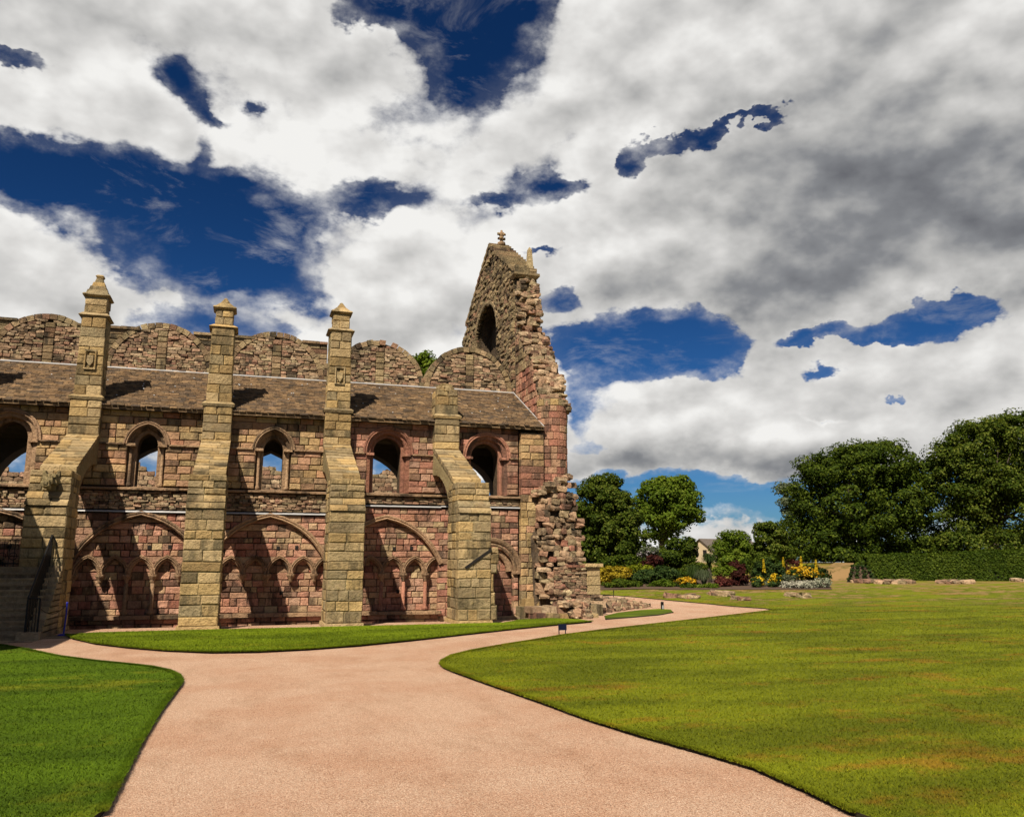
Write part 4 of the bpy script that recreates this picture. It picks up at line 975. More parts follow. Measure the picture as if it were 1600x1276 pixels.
stan = empty('rope_stanchion', (-4.95, 27.55, 0), 'blue metal rope stanchion standing on the paving beside the steps', 'stanchion')
b = MB(); b.lathe(-4.95, 27.55, [(.17, 0), (.17, .02), (.12, .05), (.03, .07)], 14); b.build('stanchion_base', M('blue_paint'), stan, True)
b = MB(); b.tube([(-4.95, 27.55, .05), (-4.93, 27.55, .5), (-4.93, 27.55, .94)], .024, 8); b.build('stanchion_post', M('blue_paint'), stan)
b = MB(); b.lathe(-4.93, 27.55, [(.03, .90), (.035, .93), (.02, .96)], 8); b.build('stanchion_cap', M('blue_paint'), stan)
rp = MB(); rp.tube([(-4.95 + (rx + .30 + 4.95) * t_, 27.55 + (SY0 - .05 - 27.55) * t_, .86 - .20 * sin(pi * t_) - .0 * t_) for t_ in np.linspace(0, 1, 9)], .012, 5)
tag(rp.build('barrier_rope', M('iron'), None), 'dark barrier rope sagging between blue stanchion and iron handrail', 'rope')
pv = empty('paving_edge', (-5.6, 25.9, 0), 'strip of worn paving slabs at the foot of the stone steps', 'paving')
x = -9.4
while x < -4.5:
    x2 = x + RNG.uniform(.5, .9); d = RNG.uniform(-.05, .05); p = MB(); p.box(x + .01, x2 - .01, 25.55 + d + (.0 if x < -5.5 else 1.0 + (x + 5.5) * .5), 26.2 if x < -5.5 else 27.9, -.05, .012 + RNG.uniform(0, .012)); p.build('paving_slab', M('step_stone'), pv); x = x2

# palace wing just outside the picture: its wall throws the shade over the steps
pw = empty('palace_wing', (-12.5, 24, 0), 'plain buff stone wing with tall sash windows beside the steps', 'building')
b = MB(); b.box(-17, -8.62, 18.4, 29.7, -.3, 7.9); b.build('wall', M('pier_stone'), pw)
b = MB(); b.frustum(-12.8, 24.05, 7.9, 8.1, 4.35, 5.8, 4.35, 5.8); b.frustum(-12.8, 24.05, 8.1, 9.2, 4.1, 5.6, 2.6, 4.1); b.build('roof', M('slate'), pw)
for k in range(3):
    for z in (1.0, 4.6):
        y = 20.4 + 3.7 * k; w_ = MB(); w_.box(-8.64, -8.56, y - .65, y + .65, z, z + 2.3); w_ = w_.build('window', M('white_paint'), pw)
        for a in (-1, 1):
            for c in range(3): p = MB(); p.box(-8.555, -8.55, y + a * .31 - .26, y + a * .31 + .26, z + .1 + .72 * c, z + .75 + .72 * c); p.build('pane', M('dark_void'), w_)

# ================================================================== GROUND
def sst(a, b, x): t = np.clip((np.asarray(x, float) - a) / (b - a), 0, 1); return t * t * (3 - 2 * t)
def hz(x, y):
    x = np.asarray(x, float); y = np.asarray(y, float); r = x * _F0[0] + y * _F0[1]
    side = sst(14, 24, x)
    rise = .75 * sst(40, 62, r) + 1.25 * sst(64, 82, r) * sst(36, 48, x)
    wallside = -.27 * sst(30.3, 31.6, y) * (1 - sst(11.0, 12.2, x)) * sst(-11, -6.5, x)
    return rise * side + wallside
def poly_mesh(name, poly, mat, lift=.05, skirt=.12, step=.9, far=None, jitter=.02):
    """a turf sheet: outline polygon (x,y) filled with inner points, following the terrain, with a cut edge"""
    pts = []; n0 = len(poly)
    for a, b in zip(poly, poly[1:] + poly[:1]):
        L = hypot(b[0] - a[0], b[1] - a[1]); ds = max(.12, .012 * hypot(*a)) if hypot(*a) < 60 else 6.0; m = max(1, int(L / ds))
        for k in range(m):
            t_ = k / m; jx = RNG.uniform(-jitter, jitter) if hypot(*a) < 60 else 0
            pts.append((a[0] + (b[0] - a[0]) * t_ + jx, a[1] + (b[1] - a[1]) * t_ + jx * RNG.uniform(-1, 1)))
    nb = len(pts); P = np.array(pts)
    x0, y0 = P.min(0); x1, y1 = P.max(0); inner = []
    y = y0
    while y < y1:
        sy = max(.7, .05 * abs(y)) if y < 80 else 12; x = x0
        while x < x1:
            sx = max(.7, .05 * hypot(x, y)) if hypot(x, y) < 90 else 12
            inner.append((x + RNG.uniform(-.2, .2) * sx, y + RNG.uniform(-.2, .2) * sy)); x += sx
        y += sy
    I = np.array(inner); I = I[in_poly(I, pts)]
    allp = [Vector(p) for p in pts] + [Vector(p) for p in I]
    res = delaunay_2d_cdt(allp, [(i, (i + 1) % nb) for i in range(nb)], [], 1, 1e-4)
    V2 = np.array([v[:] for v in res[0]]); Z = hz(V2[:, 0], V2[:, 1]) + lift
    V = [(a, b, c) for (a, b), c in zip(V2, Z)]; F_ = [tuple(f) for f in res[2]]
    mp = {}
    for i, og in enumerate(res[3]):
        for o_ in og:
            if o_ < nb: mp[o_] = i
    k = len(V)
    for i in range(nb):
        a = V[mp[i]]; V.append((a[0], a[1], a[2] - skirt))
    for i in range(nb): F_.append((mp[i], mp[(i + 1) % nb], k + (i + 1) % nb, k + i))
    o = mobj(name, V, F_, mat); kind(o, 'structure'); o.data.materials.append(M('turf_edge'))
    nf = len(F_); o.data.polygons.foreach_set('material_index', [0] * (nf - nb) + [1] * nb)
    o.data.polygons.foreach_set('use_smooth', [True] * (nf - nb) + [False] * nb)
    return o
def in_poly(I, poly):
    x, y = I[:, 0], I[:, 1]; c = np.zeros(len(I), bool); P = np.array(poly); Q = np.roll(P, -1, 0)
    for (x0, y0), (x1, y1) in zip(P, Q):
        if y0 == y1: continue
        m_ = ((y0 > y) != (y1 > y)) & (x < (x1 - x0) * (y - y0) / (y1 - y0) + x0); c ^= m_
    return c

def grassmat(name, green, dry, thr, dark, blade=False):
    m, t, b = newmat(name); r, pos = rand_piece(t)
    pm = t.vmath('MULTIPLY', pos, (1.0, 1.0, .0))
    big_ = t.noise(t.vmath('MULTIPLY', pm, (.45, 1.0, 1)), .42, 6, .62); mid = t.noise(t.vmath('MULTIPLY', pm, (.8, 1.0, 1)), 1.5, 6, .7); fine = t.noise(pm, 38.0, 4, .7)
    c = t.mix(t.maprange(fine, .3, .7), rgb(*dark), rgb(*green))
    dr_ = t.math('ADD', big_, t.math('MULTIPLY', t.math('SUBTRACT', mid, .5), .7))
    c = t.mix(t.math('MULTIPLY', t.maprange(dr_, thr, thr + .20), .9), c, rgb(*dry))
    tone = t.noise(t.vmath('ADD', t.vmath('MULTIPLY', pm, (.3, .8, 1)), (31, 7, 0)), .8, 5, .6)
    c = t.mix(t.maprange(tone, .38, .62, 0, .8), c, t.mix(1.0, c, rgb(.48, .52, .5), 'MULTIPLY'))
    worn = t.math('MULTIPLY', t.maprange(t.vmath('DOT_PRODUCT', pm, tuple(_F0), out=1), 38, 47), t.maprange(t.math('ADD', t.math('ADD', mid, t.math('MULTIPLY', t.math('SUBTRACT', tone, .5), .8)), t.maprange(t.vmath('DOT_PRODUCT', pm, tuple(_F0), out=1), 46, 58, 0, .10)), .52, .64))
    c = t.mix(t.math('MULTIPLY', worn, .7), c, rgb(.27, .165, .075))
    if blade: c = t.mix(1.0, c, t.ramp(r, [(0, (.85, .88, .8)), (.55, (1.05, 1.05, 1.0)), (.85, (1.25, 1.2, 1.1)), (1, (1.6, 1.4, 1.2))]), 'MULTIPLY')
    t.l.new(t.scale(c, ALB), b.inputs['Base Color']); b.inputs['Roughness'].default_value = .8; b.inputs['Specular IOR Level'].default_value = .08
    if not blade:
        bp = t.new('ShaderNodeBump'); bp.inputs['Strength'].default_value = .6; bp.inputs['Distance'].default_value = .03
        t.l.new(t.math('ADD', fine, t.noise(pm, 9.0, 3, .6)), bp.inputs['Height']); t.l.new(bp.outputs[0], b.inputs['Normal'])
    return m
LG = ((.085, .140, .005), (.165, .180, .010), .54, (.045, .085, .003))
RG = ((.165, .185, .006), (.225, .130, .012), .52, (.105, .125, .005))
MG = ((.150, .200, .007), (.24, .22, .016), .58, (.090, .13, .005))
grassmat('lawn_green', *LG); grassmat('lawn_dry', *RG); grassmat('lawn_strip', *MG)  # naturally deeper green turf on the left lawn, olive and brighter green elsewhere
grassmat('blade_green', *LG, blade=True); grassmat('blade_dry', *RG, blade=True); grassmat('blade_strip', *MG, blade=True)
grassmat('far_grass', (.07, .09, .012), (.19, .125, .045), .46, (.035, .05, .01))
plain('turf_edge', (.022, .017, .008), .95, 0, .5, 30, .5)
def gravelmat():
    m, t, b = newmat('gravel'); g = t.new('ShaderNodeNewGeometry'); pos = t.vmath('MULTIPLY', g.outputs['Position'], (1, 1, 0))
    v = t.new('ShaderNodeTexVoronoi'); t.l.new(pos, v.inputs['Vector']); v.inputs['Scale'].default_value = 95.0
    n = t.noise(pos, .6, 5, .6); cl = t.noise(pos, 60.0, 5, .75); mid = t.noise(pos, 7.0, 4, .6)
    c = t.ramp(t.math('FRACT', t.math('MULTIPLY', t.vmath('DOT_PRODUCT', v.outputs['Color'], (1, 1, 1), out=1), 1.0)), [(0, (.30, .165, .105)), (.2, (.54, .35, .235)), (.5, (.62, .40, .28)), (.8, (.70, .49, .36)), (1, (.76, .60, .46))])
    c = t.mix(t.maprange(cl, .34, .55, .6, 0), c, rgb(.19, .105, .07))
    c = t.mix(t.math('MULTIPLY', t.maprange(n, .38, .66), .5), c, t.mix(1.0, c, rgb(.80, .62, .52), 'MULTIPLY'))
    tr_ = t.noise(t.vmath('MULTIPLY', pos, (1.0, .35, 1)), 1.6, 6, .65)
    c = t.mix(t.maprange(tr_, .48, .68, 0, .42), c, t.mix(1.0, c, rgb(.72, .66, .60), 'MULTIPLY'))
    c = t.mix(t.math('MULTIPLY', t.maprange(mid, .5, .75), .18), c, rgb(.30, .18, .12))
    t.l.new(t.scale(c, ALB), b.inputs['Base Color']); b.inputs['Roughness'].default_value = .95; b.inputs['Specular IOR Level'].default_value = .1
    bp = t.new('ShaderNodeBump'); bp.inputs['Strength'].default_value = .8; bp.inputs['Distance'].default_value = .02
    t.l.new(t.math('SUBTRACT', cl, v.outputs['Distance']), bp.inputs['Height']); t.l.new(bp.outputs[0], b.inputs['Normal'])
gravelmat()
stone('pebble', [(0, (.25, .14, .095)), (.3, (.42, .26, .18)), (.6, (.50, .33, .24)), (.85, (.50, .36, .27)), (1, (.20, .14, .105))], .3, .2, (.1, .07, .05), .2)

G = lambda L: [tuple(gnd(x, y)[:2]) for x, y in L]
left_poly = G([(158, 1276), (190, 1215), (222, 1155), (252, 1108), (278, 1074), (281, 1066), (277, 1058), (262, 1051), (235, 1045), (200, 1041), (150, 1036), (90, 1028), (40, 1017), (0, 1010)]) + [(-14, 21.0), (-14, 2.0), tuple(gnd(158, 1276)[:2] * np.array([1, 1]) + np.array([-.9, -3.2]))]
mid_poly = G([(104, 993), (115, 999), (150, 1007), (200, 1013), (260, 1018), (330, 1021), (400, 1020), (480, 1016), (560, 1010), (640, 1002), (720, 993), (800, 984), (870, 977), (905, 974), (925, 972), (905, 969), (860, 967)]) + [(9.6, 29.5), (8.6, 28.25), (6.0, 28.2), (2.0, 28.15), (-2.6, 28.1), (-4.2, 28.0)]
tip_poly = G([(946, 968), (985, 965), (1030, 961), (1052, 957), (1048, 953), (1030, 952), (1000, 954), (965, 958), (945, 963)])
r_front = G([(1335, 1276), (1262, 1240), (1180, 1204), (1090, 1177), (1000, 1152), (920, 1127), (850, 1101), (790, 1080), (745, 1064), (712, 1052), (696, 1045), (690, 1040), (693, 1034), (708, 1026), (740, 1018), (790, 1009), (840, 1001), (880, 994), (940, 986), (1000, 979), (1060, 972), (1120, 965), (1170, 959), (1212, 954), (1195, 951), (1150, 948), (1100, 944), (1050, 941), (1000, 938), (965, 936)])
right_poly = r_front + [(19.5, 47.5), (17.0, 62), (30, 95), (120, 110), (150, 60), (90, 15), (22, 1.0), tuple(np.array(gnd(1335, 1276)[:2]) + np.array([1.2, -3.4]))]
kind(mobj('ground', [(-1500, -900, -.40), (1600, -900, -.40), (1600, 2600, -.40), (-1500, 2600, -.40)], [(0, 1, 2, 3)], M('far_grass')), 'structure')
# gravel sheet under everything near
gx_ = np.arange(-14, 30.1, 1.0); gy__ = np.arange(-2, 60.1, 1.0); V = [(x, y, float(hz(x, y)) if y < 46 else -.1) for y in gy__ for x in gx_]; nx = len(gx_)
V = [(x, y, z - (.35 if (x < 11.8 and y > YW - .2) else 0)) for x, y, z in V]
kind(mobj('gravel_path', V, [(j * nx + i, j * nx + i + 1, (j + 1) * nx + i + 1, (j + 1) * nx + i) for j in range(len(gy__) - 1) for i in range(nx - 1)], M('gravel'), None, True), 'structure')
lawn_l = poly_mesh('lawn', left_poly, M('lawn_green'), .05); lawn_m = poly_mesh('lawn', mid_poly, M('lawn_strip'), .05); lawn_t = poly_mesh('lawn', tip_poly, M('lawn_strip'), .04); lawn_r = poly_mesh('lawn', right_poly, M('lawn_dry'), .045)
# terrain beyond the lawn
xs = np.concatenate([np.arange(14, 150, 4.0), np.arange(150, 500, 40)]); ys = np.concatenate([np.arange(44, 140, 4.0), np.arange(140, 700, 40)])
V = [(x, y, float(hz(x, y)) - .06) for y in ys for x in xs]; nx = len(xs)
kind(mobj('terrain', V, [(j * nx + i, j * nx + i + 1, (j + 1) * nx + i + 1, (j + 1) * nx + i) for j in range(len(ys) - 1) for i in range(nx - 1)], M('far_grass'), None, True), 'structure')

def blades(name, poly, mat, n, rmin, rmax, lift=.05, hgt=.024, edge=None):
    r = rmin * (rmax / rmin) ** NR.random(n); a = YAW + NR.uniform(-.75, .75, n)
    P = np.stack([r * np.sin(a), r * np.cos(a)], 1); k = in_poly(P, poly); P = P[k]; r = r[k]
    k = NR.random(len(r)) > .96 * sst(.45 * rmax, rmax, r); P = P[k]; r = r[k]
    if edge is not None:                          # tufts leaning over the cut edge
        E_ = np.array(edge); t_ = NR.random(edge_n := int(n * .12)); i = NR.integers(0, len(E_) - 1, edge_n); Q = E_[i] + (E_[i + 1] - E_[i]) * t_[:, None] + NR.normal(0, .018, (edge_n, 2))
        P = np.concatenate([P, Q]); r = np.concatenate([r, np.hypot(Q[:, 0], Q[:, 1])])
    m_ = len(P); z = hz(P[:, 0], P[:, 1]) + lift - .004
    h = hgt * NR.uniform(.45, 1.25, m_) * (1 + .006 * r); w = .0022 + .00036 * r; th = NR.uniform(0, 2 * pi, m_); ln = NR.normal(0, .85, (m_, 2)) * h[:, None]
    B = np.stack([P[:, 0], P[:, 1], z], 1); dx = np.stack([np.cos(th) * w, np.sin(th) * w, 0 * w], 1)
    V = np.stack([B - dx, B + dx, B + np.concatenate([ln, h[:, None]], 1)], 1).reshape(-1, 3)
    kind(npmesh(name, V, np.arange(3 * m_).reshape(-1, 3), 3, mat), 'stuff')
def tagstuff(label, cat):
    o = bpy.context.scene.collection.objects[-1]; o['label'] = label; o['category'] = cat
blades('grass', left_poly, M('blade_green'), 800000, 4.2, 30, edge=left_poly[:14]); tagstuff('dark green mown grass left of the gravel where the paths fork', 'grass')
blades('grass', right_poly, M('blade_dry'), 1000000, 4.2, 60, lift=.045, edge=r_front[:24]); tagstuff('olive mown grass with dry patches on the broad open lawn', 'grass')
blades('grass', mid_poly, M('blade_strip'), 900000, 18, 34, hgt=.022, edge=mid_poly[:15]); tagstuff('bright green mown grass strip in front of the buttresses', 'grass')
# loose pebbles on the path nearest the viewer
n = 60000; r = 4.6 * (16 / 4.6) ** NR.random(n); a = YAW + NR.uniform(-.7, .7, n); P = np.stack([r * np.sin(a), r * np.cos(a)], 1)
P = P[~in_poly(P, left_poly) & ~in_poly(P, right_poly)]; n = len(P); s = NR.uniform(.003, .007, n) * (1 + .02 * np.hypot(P[:, 0], P[:, 1]))
T = np.array([(1, 0, 0), (-.5, .87, 0), (-.5, -.87, 0), (.1, .05, .8)]); V = T[None] * s[:, None, None] * NR.uniform(.6, 1.3, (n, 4, 1)); ang = NR.uniform(0, 6.28, n); c_, s_ = np.cos(ang)[:, None], np.sin(ang)[:, None]
V = np.stack([V[..., 0] * c_ - V[..., 1] * s_ + P[:, :1], V[..., 0] * s_ + V[..., 1] * c_ + P[:, 1:], V[..., 2] + .001], -1)
Fi = (np.arange(n) * 4)[:, None, None] + np.array([[0, 1, 3], [1, 2, 3], [2, 0, 3]])[None]
kind(npmesh('loose_gravel', V.reshape(-1, 3), Fi.reshape(-1, 3), 3, M('pebble')), 'stuff'); tagstuff('loose pink gravel chips scattered over the path', 'gravel')

# ================================================================== PLANTS
leafmat('leaf_dark', [(0, (.022, .038, .005)), (.4, (.045, .072, .008)), (.75, (.080, .115, .012)), (1, (.15, .185, .022))], .35)
leafmat('leaf_sycamore', [(0, (.026, .044, .005)), (.4, (.056, .086, .009)), (.75, (.105, .135, .016)), (1, (.19, .21, .04))], .35)
leafmat('leaf_light', [(0, (.055, .095, .008)), (.5, (.105, .16, .014)), (1, (.19, .24, .028))], .4)
leafmat('leaf_silver', [(0, (.08, .11, .055)), (.5, (.13, .16, .09)), (1, (.22, .24, .15))], .3)
leafmat('leaf_hedge', [(0, (.026, .044, .005)), (.5, (.055, .088, .008)), (1, (.105, .14, .015))], .25)
leafmat('leaf_gold', [(0, (.20, .14, .010)), (.5, (.34, .24, .016)), (1, (.48, .36, .04))], .25)
leafmat('leaf_lime', [(0, (.13, .16, .010)), (.5, (.24, .26, .016)), (1, (.36, .36, .03))], .3)
leafmat('leaf_purple', [(0, (.022, .006, .006)), (.5, (.045, .012, .010)), (1, (.085, .024, .018))], .2)
leafmat('leaf_crimson', [(0, (.055, .012, .012)), (.5, (.11, .026, .022)), (1, (.16, .05, .04))], .2)
leafmat('leaf_juniper', [(0, (.018, .036, .010)), (.5, (.032, .060, .014)), (1, (.06, .085, .02))], .15)
leafmat('leaf_grey', [(0, (.06, .075, .045)), (.5, (.10, .12, .07)), (1, (.15, .16, .10))], .2)
leafmat('petal_yellow', [(0, (.50, .32, .01)), (.5, (.62, .42, .015)), (1, (.70, .50, .05))], .2)
leafmat('petal_orange', [(0, (.50, .24, .01)), (.5, (.58, .33, .015)), (1, (.62, .40, .04))], .2)
leafmat('petal_lilac', [(0, (.20, .17, .22)), (.5, (.30, .26, .30)), (1, (.42, .38, .40))], .2)
leafmat('leaf_woolly', [(0, (.26, .25, .20)), (.5, (.36, .35, .28)), (1, (.46, .44, .37))], .1)
plain('bark', (.055, .042, .03), .95, 0, .5, 8, .6)
plain('soil', (.075, .045, .028), .95, 0, .5, 6, .8)
plain('render_wall', (.50, .40, .26), .9, 0, .1, 2)
plain('roof_tile', (.115, .095, .08), .9, 0, .3, 3, .3)
plain('roof_red', (.34, .11, .06), .9, 0, .3, 3, .3)

def unit(n):
    v = NR.normal(size=(n, 3)); return v / np.linalg.norm(v, axis=1, keepdims=True)
def leaf_quads(Pc, Nn, L, W):
    """rhombic leaves at Pc with normals Nn"""
    n = len(Pc); t_ = np.cross(Nn, unit(n)); t_ /= np.linalg.norm(t_, axis=1, keepdims=True) + 1e-9; b = np.cross(Nn, t_)
    L = L[:, None]; W = W[:, None]; dr = Nn * (-.18 * L)
    V = np.stack([Pc - t_ * L * .5 + dr, Pc + b * W * .5, Pc + t_ * L * .5 + dr, Pc - b * W * .5], 1)
    return V.reshape(-1, 3), np.arange(4 * n).reshape(-1, 4)
def crown_points(ells, n, clump, per=None):
    """leaf positions gathered in clumps over ellipsoids (cx,cy,cz,rx,ry,rz)"""
    A = np.array([(e[3] * e[4] + e[3] * e[5] + e[4] * e[5]) for e in ells]); share = A / A.sum(); PP = []; NN = []
    for e, s in zip(ells, share):
        m_ = int(n * s); R_ = np.array(e[3:6]); c = np.array(e[:3]); k = max(6, int(2.6 * (R_[0] * R_[1] + R_[1] * R_[2] + R_[0] * R_[2]) / 3 / clump ** 2))
        d = unit(k); d[:, 2] = np.where(d[:, 2] < -.55, -d[:, 2], d[:, 2]); cc = c + d * R_ * NR.uniform(.62, 1.0, (k, 1)) ** .6
        rc = clump * NR.uniform(.55, 1.3, k); i = NR.integers(0, k, m_); v = unit(m_); up = v.copy(); up[:, 2] += .25
        rr = NR.uniform(.35, 1.0, (m_, 1)) ** .45
        P = cc[i] + v * rr * rc[i][:, None] * np.array([1.15, 1.15, .78]); N_ = v * .6 + d[i] * .35 + np.array([0, 0, .35]) + unit(m_) * .55
        PP.append(P); NN.append(N_)
        f = int(m_ * .32); q = unit(f) * NR.uniform(.3, .85, (f, 1)) * R_ + c; PP.append(q); NN.append(unit(f))
    P = np.concatenate(PP); N_ = np.concatenate(NN); return P, N_ / np.linalg.norm(N_, axis=1, keepdims=True)
def crown(name, ells, n, clump, leaf, mat, parent, zmin=None):
    P, N_ = crown_points(ells, n, clump)
    if zmin is not None: k = P[:, 2] > zmin; P, N_ = P[k], N_[k]
    s = leaf * NR.uniform(.6, 1.4, len(P)); V, F_ = leaf_quads(P, N_, s, s * .62)
    return npmesh(name, V, F_, 4, mat, parent)
def gz_(p): return float(hz(p[0], p[1]))
def px_ell(px, py, rx, ry, r, dep=1.0):         # ellipsoid that fills these pixels at forward distance r
    c = at(px, py, r); m_ = r / FPX * 1.02; return (c[0], c[1], c[2], rx * m_, rx * m_ * dep, ry * m_)
def tree(name, label, cat, blobs, r, mat, n, clump, leaf, trunk_px, group=None, dep=.9, tr=.28):
    ells = [px_ell(*b[:4], r + (b[4] if len(b) > 4 else 0), dep) for b in blobs]
    base = at(trunk_px, 878, r); gz = gz_(base); base = (base[0], base[1], gz)
    t_ = empty(name, base, label, cat, group); tb = MB()
    zc = sum(e[2] for e in ells) / len(ells); B = Vector(base); lean = RNG.uniform(-.3, .3)
    top = Vector((base[0] + lean, base[1], max(gz + 1.2, zc))); lo = B - Vector((0, 0, .3))
    tb.tube([lo, B + Vector((0, 0, .4)), B.lerp(top, .5) + Vector((lean * .4, .1, 0)), top], [tr * 1.5, tr * 1.1, tr * .8, tr * .3], 8)
    for e in ells:
        for q in range(3):
            s = B.lerp(top, RNG.uniform(.35, .85)); d = unit(1)[0]; en = Vector((e[0] + d[0] * e[3] * .6, e[1] + d[1] * e[4] * .6, e[2] + abs(d[2]) * e[5] * .55)); m_ = s.lerp(en, .5) + Vector((0, 0, .25))
            tb.tube([s, m_, en], [tr * .4, tr * .24, tr * .06], 6)
    tb.build('trunk', M('bark'), t_, True); crown('crown', ells, n, clump, leaf, M(mat), t_, gz + .15); return t_

tree('sycamore_tree', 'tall dense dark green sycamore close behind the torn abbey wall end', 'tree', [(935, 805, 46, 58), (955, 815, 42, 56), (965, 840, 50, 48), (915, 850, 30, 48), (945, 765, 26, 22), (985, 865, 26, 28), (930, 885, 40, 20)], 70, 'leaf_sycamore', 44000, .6, .23, 940, dep=1.0, tr=.35)
tree('ash_tree', 'lighter green open-crowned tree with sky showing between its boughs', 'tree', [(1045, 795, 46, 48), (1030, 780, 34, 34), (1060, 800, 34, 40), (1068, 775, 28, 26), (1080, 805, 20, 20), (1030, 830, 28, 28), (1062, 760, 18, 16), (1012, 800, 18, 22)], 82, 'leaf_light', 17000, .75, .28, 1038, tr=.3)
tree('dark_bush_tree', 'low dark green bushy tree covering the foot of the gabled cottage', 'tree', [(1062, 866, 30, 22), (1040, 880, 26, 18), (1078, 880, 16, 14)], 66, 'leaf_dark', 9000, .5, .20, 1060, tr=.18)
tree('beech_tree', 'broad dark green domed beech rising beside the bank end of the hedge', 'tree', [(1330, 790, 95, 90), (1265, 800, 38, 75), (1285, 740, 40, 28), (1370, 735, 70, 45), (1400, 790, 70, 70), (1300, 850, 70, 40), (1410, 840, 60, 40), (1250, 850, 24, 36), (1340, 715, 40, 22), (1320, 872, 80, 20), (1430, 868, 60, 22), (1450, 760, 40, 50)], 82, 'leaf_dark', 80000, .85, .26, 1330, 'great trees behind the hedge', tr=.5)
tree('beech_tree', 'tallest broad green beech standing behind the clipped hedge', 'tree', [(1560, 730, 85, 80), (1490, 745, 44, 66), (1500, 770, 50, 80), (1545, 760, 60, 50), (1600, 760, 60, 60), (1530, 690, 50, 36), (1610, 690, 70, 50), (1580, 810, 90, 55), (1500, 830, 40, 45), (1660, 760, 70, 90), (1540, 855, 90, 26), (1640, 850, 60, 30)], 80, 'leaf_sycamore', 75000, .85, .26, 1555, 'great trees behind the hedge', tr=.5)
tree('poplar_tree', 'pale silvery poplar showing past the edge of the dark beech', 'tree', [(1232, 775, 16, 22), (1222, 765, 8, 10), (1240, 810, 14, 24)], 95, 'leaf_silver', 3200, .7, .26, 1238, tr=.16)
tree('small_tree', 'small rounded green tree in front of the cottage roof', 'tree', [(1146, 852, 28, 20), (1130, 860, 16, 14), (1165, 866, 20, 16), (1150, 878, 34, 14)], 78, 'leaf_light', 9000, .55, .22, 1148, 'small trees behind the border', tr=.16)
tree('small_tree', 'upright green tree with pale blossom left of the beech', 'tree', [(1205, 838, 24, 28), (1215, 865, 26, 22), (1192, 868, 16, 18)], 74, 'leaf_sycamore', 9500, .5, .22, 1206, 'small trees behind the border', tr=.16)
tree('far_tree', 'tree top peeping over the gallery wall between two arches', 'tree', [(658, 560, 16, 10), (650, 575, 22, 16), (668, 580, 20, 16)], 62, 'leaf_light', 3500, .5, .22, 658, tr=.3)

BED = 'shrubs and flowers of the border'
def shrub(name, label, blobs, r, mat, n, clump, leaf, cat='shrub', flowers=None, dep=.8):
    ells = [px_ell(*b[:4], r + (b[4] if len(b) > 4 else 0), dep) for b in blobs]; c = ells[0]; g = gz_(c); s = empty(name, (c[0], c[1], g), label, cat, BED)
    ells = [(e[0], e[1], max(e[2], g + e[5] * .5), *e[3:]) for e in ells]
    st = MB()
    for k in range(6): st.tube([(c[0] + RNG.uniform(-.1, .1), c[1], g - .1), (c[0] + RNG.uniform(-.5, .5) * c[3], c[1] + RNG.uniform(-.4, .4) * c[4], c[2] + .2 * c[5])], [.04, .015], 5)
    st.build('stem', M('bark'), s); crown('foliage', ells, n, clump, leaf, M(mat), s, g)
    if flowers:
        fm, fn, fl = flowers; P, N_ = crown_points(ells, fn, clump * .6); P[:, 2] = P[:, 2] + .08; k = P[:, 2] > c[2] - c[5] * .2; P, N_ = P[k], N_[k]
        V, F_ = leaf_quads(P, N_, np.full(len(P), fl), np.full(len(P), fl * .9)); kind(npmesh('flowers', V, F_, 4, M(fm), s), 'stuff')
    return s
shrub('golden_shrub', 'large golden-leaved rounded shrub beside the torn wall end', [(956, 902, 24, 17), (942, 908, 14, 16), (972, 898, 16, 12)], 56, 'leaf_gold', 3200, .28, .15)
shrub('lime_shrub', 'lime-yellow shrub just behind the golden-leaved one', [(1000, 890, 20, 8), (1012, 893, 12, 8)], 60, 'leaf_lime', 1500, .25, .15)
shrub('juniper_bush', 'wide dark spreading juniper mound in the border', [(1015, 904, 34, 13), (1040, 898, 26, 12), (992, 909, 22, 10)], 57, 'leaf_juniper', 4200, .26, .16)
shrub('low_clump', 'low dark glossy green clump in front of the golden shrub', [(968, 917, 26, 8), (990, 919, 16, 6)], 54, 'leaf_hedge', 1800, .2, .13)
shrub('purple_shrub', 'round dark purple-leaved shrub above the juniper', [(1024, 878, 15, 10), (1012, 882, 9, 8)], 62, 'leaf_purple', 1300, .28, .16)
shrub('lilac_bush', 'grey-green bush with pale lilac blossom under the sycamore', [(1010, 867, 14, 9), (1022, 862, 8, 6)], 64, 'leaf_grey', 900, .3, .17, flowers=('petal_lilac', 400, .14))
shrub('fern_clump', 'fresh green fern mound below the juniper', [(1040, 913, 16, 7), (1022, 918, 10, 5), (1058, 918, 8, 4)], 54, 'leaf_light', 1600, .18, .13)
shrub('orange_flower_clump', 'low clump topped with orange-yellow flower heads between green mounds', [(1072, 911, 17, 7)], 54, 'leaf_juniper', 1100, .16, .12, 'flowers', ('petal_orange', 700, .12))
shrub('dark_clump', 'very dark green low clump under the orange flower heads', [(1075, 917, 14, 4)], 53, 'leaf_hedge', 700, .14, .11)
shrub('green_bush', 'rounded mid-green bush filling the border behind the grass fountains', [(1092, 892, 22, 13), (1075, 897, 16, 12)], 63, 'leaf_sycamore', 2200, .26, .16)
shrub('green_bush', 'low green bush between the cabbage palm and the maroon barberry', [(1126, 896, 14, 9), (1140, 893, 10, 9)], 60, 'leaf_light', 1400, .24, .15)
shrub('green_bush', 'dense dark green bush behind the maroon barberry and broom', [(1176, 886, 20, 13), (1205, 880, 24, 12)], 65, 'leaf_dark', 2600, .28, .17)
shrub('green_bush', 'broad leafy green bush between juniper and feather grass', [(1060, 900, 18, 11), (1048, 906, 12, 9)], 59, 'leaf_hedge', 2000, .24, .15)
